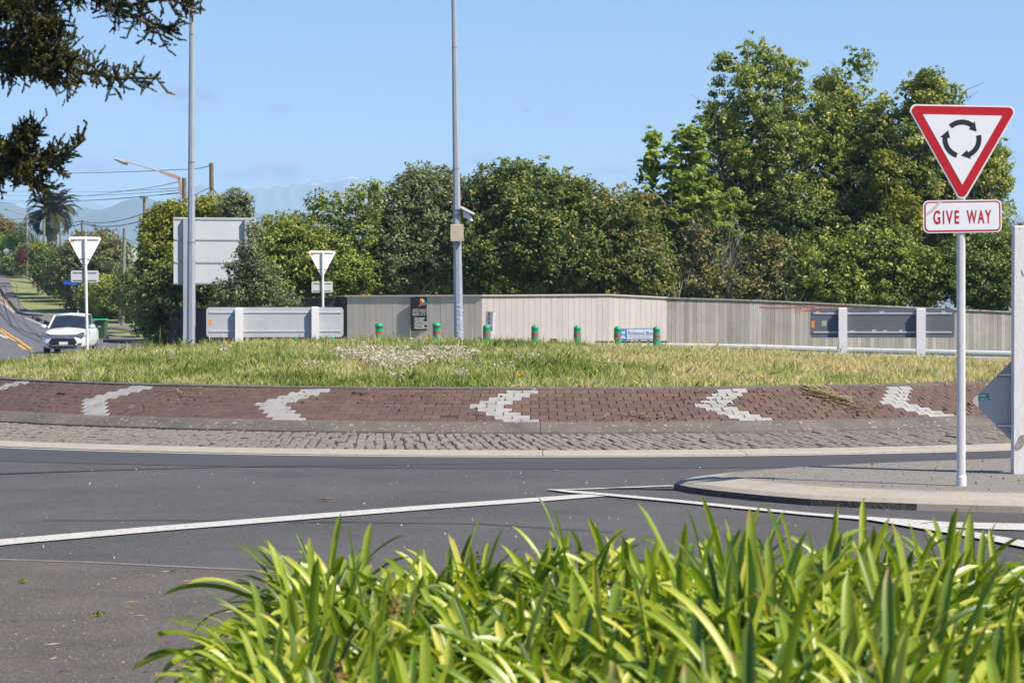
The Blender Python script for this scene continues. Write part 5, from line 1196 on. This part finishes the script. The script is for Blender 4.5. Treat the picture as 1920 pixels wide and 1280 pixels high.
# date palm
Yp = 252.; s = F/Yp; x = (98-960)/s; gz = g(x, Yp); t = thing('palm_tree', (x, Yp, gz), 'big date palm with a round head of arching fronds on the hill top', 'tree'); hp = EYE-(402-HOR)/s-gz
b = MB(); zz = np.linspace(0, hp, 26); b.tube([(0,0,z_) for z_ in zz], [(.55 if i % 2 else .48)*(1.0+.25*(z_/hp)**3) for i, z_ in enumerate(zz)], 10); b.build('trunk', M_bark, t)
b = MB(); b.lathe([(.55,-1.2),(.95,-.7),(1.0,-.2),(.6,.3),(0,.4)], 12, (0,0,hp)); b.build('leaf_bases', mat('palm_boots', (.10,.07,.035), .95, (.06,.045,.025), scale=5), t)
M_frond = leafmat('palm_frond', [(0,(.025,.032,.010)),(.6,(.055,.065,.018)),(.9,(.10,.095,.03)),(1,(.18,.12,.04))], .4, .2, attr='object')
def frond(bend, seed):
    rg = random.Random(seed); b = MB(); P = [Vector((0,0,0))]; a = 0
    for i in range(12): a -= bend*(.4+i/11); P.append(P[-1]+Vector((math.cos(a), 0, math.sin(a)))/12)
    b.tube(P, [.014*(1-i/14) for i in range(13)], 4)
    for i in range(1, 12):
        for k in range(4):
            u = k/4; p = P[i].lerp(P[i+1], u); tn = (P[i+1]-P[i]).normalized(); l = .20*math.sin(PI*min(1, (i+u)/12.5+.12))**.6
            for sd in (-1, 1):
                d = (tn*.75 + Vector((0, sd*.8, 0)) + Vector((-tn.z,0,tn.x))*rg.uniform(.1,.45)*(1 if seed % 2 else .6)).normalized(); e = p+d*l; mid_ = p+d*l*.5
                b.add([p, mid_+tn*.016, e-Vector((0,0,.02)), mid_-tn*.016], [(0,1,2,3)])
    return b.mesh('frond', M_frond)
FR = [frond(.10+.05*k, k) for k in range(5)]; rg = random.Random(8)
for k in range(92):
    el = rg.uniform(-.55, 1.45) if k > 12 else rg.uniform(1.0, 1.5); az = k*2.399+rg.uniform(-.2,.2); o = link('frond', rg.choice(FR[:3] if el > .6 else FR), t)
    L_ = rg.uniform(3.3, 3.9)*(1 if el > -.1 else .85); o.scale = (L_, L_, L_); o.location = (0,0,hp+.1); o.rotation_euler = Euler((rg.uniform(-.3,.3), -el, az), 'XYZ')

# leaves and grass on the verges at the left and tufts at the foot of things
def tufts(name, px0, px1, py0, py1, n, hh, label, m, y0=64):
    P = []
    rg = np.random.default_rng(int(px0+py0))
    for _ in range(n):
        p = GP(rg.uniform(px0, px1), rg.uniform(py0, py1), y0=y0); P.append(p)
    P = np.array(P); V = blades(P[:,0], P[:,1], P[:,2], hh*(.5+rg.random(n)), np.full(n, .035), np.clip(rg.normal(.4,.2,n),0,.9), None, 3)
    tag(link(name, npmesh(name, V, 5, m, np.clip(rg.normal(.42,.16,n),0,1))), label, 'grass', kind='stuff')
X = rng.uniform(4, 19, 26000); Y = rng.uniform(62.5, 78, 26000); Z = np.array([g(a, c_) for a, c_ in zip(X, Y)])
V = blades(X, Y, Z-.02, .06+.16*rng.random(len(X)), np.full(len(X), .02), np.clip(rng.normal(.4,.25,len(X)),0,.9), None, 5)
tag(link('verge_grass', npmesh('verge_grass', V, 5, M_grass, np.clip(rng.normal(.5,.2,len(X)),0,1))), 'rough grass on the verge in front of the guard rail', 'grass', kind='stuff')
X = rng.uniform(-11, 5, 26000); Y = rng.uniform(62.5, 76, 26000); Z = np.array([g(a, c_) for a, c_ in zip(X, Y)])
V = blades(X, Y, Z-.02, .06+.2*rng.random(len(X)), np.full(len(X), .02), np.clip(rng.normal(.4,.25,len(X)),0,.9), None, 6)
tag(link('fence_grass', npmesh('fence_grass', V, 5, M_grass, np.clip(rng.normal(.45,.2,len(X)),0,1))), 'long grass at the foot of the painted fence around the green bollards', 'grass', kind='stuff')

# dark conifer whose branches hang into the top left corner
tx, ty = -5.2, 13.0
t = thing('conifer_tree', (tx, ty, 0), 'dark conifer whose shaggy branches reach in from the upper left corner', 'tree')
MB().tube([(0,0,-.1),(.05,0,2),(0,.05,5),(0,0,9)], [.34,.28,.22,.08], 12).build('trunk', M_bark, t)
G_con = leafmat('conifer_spray', [(0,(.018,.022,.008)),(.45,(.060,.062,.016)),(.8,(.15,.145,.030)),(.95,(.24,.22,.05)),(1,(.10,.06,.03))], .6, .2)
rg = random.Random(21); rn = np.random.default_rng(21); PP = []; TT = []; NN = []; O = Vector((tx, ty, 0)); tw = MB()
def needles(p, q, r, n, tone):
    """scale leaves hugging a twig from p to q"""
    u = rn.random(n)[:,None]; a = np.array(p)*(1-u)+np.array(q)*u; d = unit(rn.normal(size=(n,3))); PP.append(a+d*r*(1-.6*u)*rn.random((n,1))**.5); NN.append(unit(d+rn.normal(size=(n,3))*.4)); TT.append(np.clip(tone+rn.normal(0,.18,n),0,.99))
def bough(path, density, length, seed, up=.55, dens2=1.25, rad=.011):
    """path: (pixel x, pixel y, distance); side twigs of growing spray"""
    P = [W(*p)-O for p in path]; rad_ = [rad*(1-.75*i/(len(P)-1))+.004 for i in range(len(P))]; b = MB(); b.tube(P, rad_, 6); b.build('branch', M_bark, t)
    tot = sum((P[i+1]-P[i]).length for i in range(len(P)-1)); n_ = int(tot*density*(2.0 if density >= 55 else 1.9))
    for k in range(n_):
        u = rg.random()*.999*(len(P)-1); i = int(u); s0 = P[i].lerp(P[i+1], u-i); ax = (P[i+1]-P[i]).normalized()
        d = (ax*rg.uniform(.1,1.0)+Vector((rg.gauss(0,.5), rg.gauss(0,.8), rg.gauss(up*.5,.75)))).normalized(); L_ = length*rg.uniform(.4,1.2)*(1-.45*u/(len(P)-1))
        e = s0+d*L_; tw.tube([s0, s0.lerp(e, .5)+Vector((0,0,-.01)), e], [.005,.0035,.0015], 3, cap=False); tone = rg.uniform(.1,.85)
        needles(s0.lerp(e, .15), e, .012, int(80*L_/.2*dens2), tone)
        for _ in range(int(7*L_/.2)):
            v = rg.uniform(.2, 1); f0 = s0.lerp(e, v); d2 = (d*.6+Vector((rg.gauss(0,.5), rg.gauss(0,.5), rg.gauss(.25,.5)))).normalized(); f1 = f0+d2*L_*rg.uniform(.18,.42); needles(f0, f1, .009, int(34*dens2), tone+rg.uniform(-.15,.15))
Yb = 13.
bough([(-420,60,13),(-120,40,12.9),(60,10,12.8),(200,-30,12.7),(300,-8,12.7),(366,18,12.6)], 20, .24, 1, up=-.2)
bough([(60,-60,12.8),(160,-20,12.8),(230,20,12.8),(285,50,12.7),(322,58,12.7)], 34, .22, 2, up=-.3)
bough([(120,-70,12.9),(190,-20,12.8),(250,10,12.8),(300,0,12.8)], 34, .22, 22, up=-.3)
bough([(-300,100,13),(-80,80,12.9),(60,115,12.8),(150,135,12.7),(230,147,12.6),(303,148,12.6)], 30, .19, 3, up=.35)
bough([(-300,60,13),(-60,60,12.9),(40,75,12.8),(95,95,12.7),(130,128,12.6)], 60, .25, 4, up=.1)
bough([(-300,20,13),(-60,0,12.9),(40,20,12.8),(100,50,12.7)], 64, .28, 5, up=.0)
bough([(-250,110,13),(-60,100,12.9),(20,110,12.8),(70,132,12.7),(105,150,12.6)], 55, .19, 6, up=.1)
bough([(-250,140,13.2),(-60,140,13.1),(10,130,13.0),(50,120,13)], 30, .16, 16, up=.1)
bough([(-250,90,13.2),(-60,70,13.1),(10,95,13),(60,110,12.9),(100,125,12.8)], 60, .2, 19, up=0)
bough([(-250,0,13.2),(-60,-30,13.1),(20,-20,13.0),(80,0,13)], 60, .28, 17, up=-.1)
bough([(-300,300,13),(-80,310,12.9),(20,320,12.8),(80,318,12.7),(120,295,12.7),(162,260,12.6)], 34, .17, 7, up=.4)
bough([(-300,280,13),(-80,280,12.9),(0,285,12.8),(40,275,12.7),(62,245,12.7)], 62, .20, 8, up=.3)
bough([(-300,330,13),(-80,330,12.9),(10,325,12.8),(55,335,12.7),(85,350,12.7)], 50, .18, 9, up=-.1)
bough([(-280,310,13.1),(-80,300,13),(0,300,12.9),(60,305,12.8),(100,290,12.8)], 60, .18, 18, up=.1)
tw.build('twig', M_bark, t)
P = np.concatenate(PP); Nn = np.concatenate(NN); T_ = np.concatenate(TT)
link('needle_spray', npmesh('needle_spray', leafquads(P, Nn, .008+.008*rn.random(len(P)), .5, rn), 4, G_con, T_), t)
print('needles', len(P))

# ------------------------------------------------------------------ strap leaved plants in front
bx = np.arange(-1.3, 4.7, .2); by = np.arange(2.6, 9.6, .2)
def bed_z(x, y):
    return .40*sm((x+1.15)/.5)*sm((9.2-y)/.6)+.04*math.sin(3*x+y)*sm((x+.5)/.5)*sm((8.9-y)/.5)-.03
sheet('planting_bed', bx, by, bed_z, M_soil)
M_aga = leafmat('strap_leaf', [(0,(.06,.11,.013)),(.3,(.155,.235,.021)),(.62,(.275,.35,.030)),(.9,(.42,.45,.055)),(1,(.54,.49,.09))], .36, .32, attr='object', tfac=1.1, spec=.5)
t5 = M_aga.node_tree; ta = N(t5, 'ShaderNodeAttribute', attribute_name='tip'); to = N(t5, 'ShaderNodeObjectInfo'); tm = N(t5, 'ShaderNodeMapRange'); tm.inputs[1].default_value = .91; tm.inputs[2].default_value = 1.0
tw2 = N(t5, 'ShaderNodeMath', operation='MULTIPLY'); tw2.inputs[1].default_value = 37.0; tf = N(t5, 'ShaderNodeMath', operation='FRACT'); tg = N(t5, 'ShaderNodeMath', operation='GREATER_THAN'); tg.inputs[1].default_value = .84; tmm = N(t5, 'ShaderNodeMath', operation='MULTIPLY')
t5.links.new(ta.outputs['Fac'], tm.inputs[0]); t5.links.new(to.outputs['Random'], tw2.inputs[0]); t5.links.new(tw2.outputs[0], tf.inputs[0]); t5.links.new(tf.outputs[0], tg.inputs[0]); t5.links.new(tg.outputs[0], tmm.inputs[0]); t5.links.new(tm.outputs[0], tmm.inputs[1])
pb = t5.nodes['Principled BSDF']; srcl = pb.inputs['Base Color'].links[0].from_socket
ln2 = N(t5, 'ShaderNodeTexNoise'); ln2.inputs['Scale'].default_value = 9; tcx = N(t5, 'ShaderNodeTexCoord'); mpx = N(t5, 'ShaderNodeMapping'); mpx.inputs['Scale'].default_value = (1, 6, 1); t5.links.new(tcx.outputs['Object'], mpx.inputs[0]); t5.links.new(mpx.outputs[0], ln2.inputs['Vector'])
lr = N(t5, 'ShaderNodeMapRange'); lr.inputs[1].default_value = .3; lr.inputs[2].default_value = .7; lr.inputs[3].default_value = .78; lr.inputs[4].default_value = 1.15; t5.links.new(ln2.outputs['Fac'], lr.inputs[0]); lv_ = N(t5, 'ShaderNodeVectorMath', operation='SCALE'); t5.links.new(srcl, lv_.inputs[0]); t5.links.new(lr.outputs[0], lv_.inputs['Scale'])
tx_ = N(t5, 'ShaderNodeMixRGB'); tx_.inputs[2].default_value = (.34, .20, .08, 1); t5.links.new(lv_.outputs[0], tx_.inputs[1]); t5.links.new(tmm.outputs[0], tx_.inputs[0]); t5.links.new(tx_.outputs[0], pb.inputs['Base Color'])
def strap(length, tilt, bend, wd, seed, twist=0):
    """one strap leaf: narrow base, widest past the middle, blunt point, shallow channel along the middle"""
    n = 16; vs = []; fs = []; x = z = 0; a = PI/2-tilt
    for i in range(n+1):
        u = i/n; wv = wd*(.62+.38*math.sin(PI*min(1, u*.8+.05)))*(1 if u < .87 else math.sqrt(max(0, 1-((u-.87)/.13)**2))*.97+.03)/2; tw_ = twist*u
        c_, s_ = math.cos(tw_), math.sin(tw_); nx, nz = -math.sin(a), math.cos(a)
        for k, q in enumerate((-1, -.5, 0, .5, 1)):
            lift = (abs(q)**1.5)*wv*.38; oy = q*wv*c_; on = lift+q*wv*s_; vs.append((x+nx*on, oy, z+nz*on))
        x += math.cos(a)*length/n; z += math.sin(a)*length/n; a -= bend/n*(.3+1.6*u)
    for i in range(n):
        for k in range(4): fs.append((5*i+k, 5*i+k+1, 5*i+k+6, 5*i+k+5))
    me = bpy.data.meshes.new('strap_leaf'); me.from_pydata(vs, [], fs); me.materials.append(M_aga); me.polygons.foreach_set('use_smooth', [True]*len(fs)); at_ = me.attributes.new('tip', 'FLOAT', 'POINT'); at_.data.foreach_set('value', [float(i//5)/n for i in range(len(vs))]); me.update(); return me
rg = random.Random(31)
UP = [strap(rg.uniform(.30,.42), rg.uniform(.05,.55), rg.uniform(.3,1.6), rg.uniform(.021,.029), k, rg.uniform(-.5,.5)) for k in range(9)]
MID = [strap(rg.uniform(.34,.46), rg.uniform(.3,.8), rg.uniform(.6,1.7), rg.uniform(.023,.031), k, rg.uniform(-.6,.6)) for k in range(9)]
LOW = [strap(rg.uniform(.36,.50), rg.uniform(.6,1.0), rg.uniform(.9,2.2), rg.uniform(.024,.031), k, rg.uniform(-.6,.6)) for k in range(7)]
def topz(x, Yd):
    """how high the leaf tips stand along the bed"""
    px = 960+x*F/Yd
    return float(np.interp(px, [300,420,520,640,740,870,910,1060,1200,1300,1450,1560,1700,1780,1850,2100], [.98,1.00,1.02,1.11,1.06,.99,1.12,1.14,1.12,1.20,1.44,1.28,1.32,1.24,1.02,.98]))
cl = 0; nl = 0
for j in range(13):
    for i in range(15):
        y = 4.45+.315*j+rg.uniform(-.1,.1); x = -.64+.22*i+(.11 if j % 2 else 0)+rg.uniform(-.06,.06)
        px = 960+x*F/y
        if px > 2080 or x < -.72 or (j == 12 and i % 2): continue
        sc_ = topz(x, y)*rg.uniform(.90,1.06)*1.0
        z0 = bed_z(x, y)+.02
        edge_ = x < -.5; back_ = j >= 11; lab = 'outermost clump of strap leaves fanning over the driveway at the bed edge' if edge_ else 'clump of strap leaves in the farthest row of the bed, against the road' if back_ else 'clump of glossy lime green strap leaves in the middle of the front bed'; grp_ = 'strap leaved clumps along the driveway edge' if edge_ else 'strap leaved clumps in the back row' if back_ else 'strap leaved clumps in the front bed'
        t = thing('agapanthus', (x, y, z0), lab, 'plant', grp_)
        nn = 66
        for k in range(nn):
            u = k/nn; me = rg.choice(UP if u < .42 else MID if u < .80 else LOW); o = link('leaf', me, t); f = sc_*rg.uniform(.82,1.14)
            o.scale = (f, rg.uniform(.82,1.15), f); az = rg.uniform(0, 2*PI) if rg.random() > max(0, (700-px)/450) else rg.gauss(PI, .8); o.rotation_euler = (rg.uniform(-.15,.15), rg.uniform(-.15,.15), az); o.location = (math.cos(az)*.03+rg.uniform(-.05,.05), math.sin(az)*.03+rg.uniform(-.05,.05), rg.uniform(-.02,.03)); nl += 1
        if rg.random() < .06:
            t['label'] = 'strap leaved clump in the front bed bearing a dry brown seed stalk'; t['group'] = 'strap leaved clumps with seed stalks'
            h = .30*sc_; MB().tube([(0,0,0),(.03,.0,h*.6),(.06,.01,h)], .007, 6).build('dry_stalk', M_straw, t)
            q = rn.normal(0, .022, (40,3))+[.06,.01,h]; tag(link('seed_head', npmesh('seed_head', petals(q, np.full(40, .009)), 4, leafmat('dry_brown', [(0,(.12,.05,.02)),(1,(.30,.15,.06))], .8, .1), rn.random(40)), t), kind='stuff')
        cl += 1
print('clumps', cl, nl)

# ------------------------------------------------------------------ mountains and air
def ridge(name, pts, Y, m, depth, seed, amp, rough=.5):
    P = [W(px, py, Y) for px, py in pts]; xs = np.array([p.x for p in P]); zs = np.array([p.z for p in P]); n = 420; X = np.linspace(xs[0], xs[-1], n); Zt = np.interp(X, xs, zs); r_ = np.random.default_rng(seed)
    fr = sum(np.interp(np.arange(n), np.linspace(0, n, k), r_.normal(0, 1, k))*amp/(k/40)**.75 for k in (40, 90, 200, 420)); Zt = Zt+fr
    rows = 16; vs = []; disp = [np.interp(np.arange(n), np.linspace(0, n, 46+3*j), r_.normal(0, 1, 46+3*j)) for j in range(rows+1)]
    base = np.interp(np.arange(n), np.linspace(0, n, 60), r_.normal(0, 1, 60)); cum = np.zeros(n)
    for j in range(rows+1):
        u = j/rows; cum = cum*.8+disp[j]*.3
        for i in range(n):
            z_ = -20+(Zt[i]+20)*(1-u)**1.15 + (0 if j in (0, rows) else (base[i]*.5+cum[i])*amp*2.2*math.sin(PI*min(1, u*1.3)))
            vs.append((X[i]+(0 if j == 0 else cum[i]*depth*.02), Y-depth*u+(base[i]*depth*.05*math.sin(PI*u)), z_))
    f = [(j*n+i, j*n+i+1, (j+1)*n+i+1, (j+1)*n+i) for j in range(rows) for i in range(n-1)]
    k0 = len(vs); vs += [(X[i], Y+depth, -20) for i in range(n)]; f += [(i+1, i, k0+i, k0+i+1) for i in range(n-1)]
    me = bpy.data.meshes.new(name); me.from_pydata(vs, [], f); me.materials.append(m); me.polygons.foreach_set('use_smooth', [True]*len(f)); me.update(); return tag(link(name, me), kind='structure')
M_mt = bpy.data.materials.new('mountain_rock'); M_mt.use_nodes = True; tt_ = M_mt.node_tree; bb = tt_.nodes['Principled BSDF']; bb.inputs['Roughness'].default_value = 1
ge = N(tt_, 'ShaderNodeNewGeometry'); sx = N(tt_, 'ShaderNodeSeparateXYZ'); tt_.links.new(ge.outputs['Position'], sx.inputs[0])
nz = N(tt_, 'ShaderNodeTexNoise'); nz.inputs['Scale'].default_value = .02; nz.inputs['Detail'].default_value = 8; nz.inputs['Roughness'].default_value = .7; tt_.links.new(ge.outputs['Position'], nz.inputs['Vector'])
m1 = N(tt_, 'ShaderNodeMath', operation='MULTIPLY_ADD'); m1.inputs[1].default_value = 330; tt_.links.new(nz.outputs['Fac'], m1.inputs[0]); tt_.links.new(sx.outputs['Z'], m1.inputs[2])
m2_ = N(tt_, 'ShaderNodeMapRange'); m2_.inputs[1].default_value = 640; m2_.inputs[2].default_value = 665; tt_.links.new(m1.outputs[0], m2_.inputs[0])
xx = N(tt_, 'ShaderNodeMixRGB'); xx.inputs[1].default_value = (.16,.165,.17,1); xx.inputs[2].default_value = (.7,.68,.66,1); tt_.links.new(m2_.outputs[0], xx.inputs[0]); tt_.links.new(xx.outputs[0], bb.inputs['Base Color'])
ridge('far_mountains', [(-500,420),(-200,400),(0,382),(60,392),(150,380),(205,390),(250,392),(300,385),(340,366),(362,352),(378,341),(392,352),(405,368),(422,356),(436,345),(450,352),(470,352),(490,350),(505,356),(522,345),(534,350),(548,341),(566,346),(592,337),(612,341),(630,345),(645,336),(662,333),(690,336),(715,348),(760,352),(830,345),(900,356),(1000,362),(1100,366),(1200,372),(1350,380),(1500,385),(1800,400),(2300,420)], 9400, M_mt, 1700, 3, 5.0)
M_hill = mat('wooded_hill', (.09,.11,.11), 1, (.06,.08,.08), scale=.004)
ridge('near_hills', [(-500,390),(-200,372),(-60,370),(0,378),(25,381),(45,392),(90,402),(140,395),(160,392),(185,396),(205,390),(228,380),(252,372),(285,372),(310,378),(345,392),(400,405),(470,400),(560,408),(700,412),(850,420),(1100,430),(1500,425),(1900,415),(2300,400)], 5600, M_hill, 1300, 5, 2.0)
hz = bpy.data.materials.new('haze_air'); hz.use_nodes = True; t2 = hz.node_tree; t2.nodes.clear(); pv = N(t2, 'ShaderNodeVolumePrincipled'); ho = N(t2, 'ShaderNodeOutputMaterial')
pv.inputs['Density'].default_value = 1.45e-4; pv.inputs['Color'].default_value = (.48,.70,1,1); pv.inputs['Anisotropy'].default_value = 0; t2.links.new(pv.outputs[0], ho.inputs['Volume'])
b = MB(); b.box((0, 5200, 255), (26000, 12800, 556)); o = b.build('haze', hz); tag(o, kind='stuff')
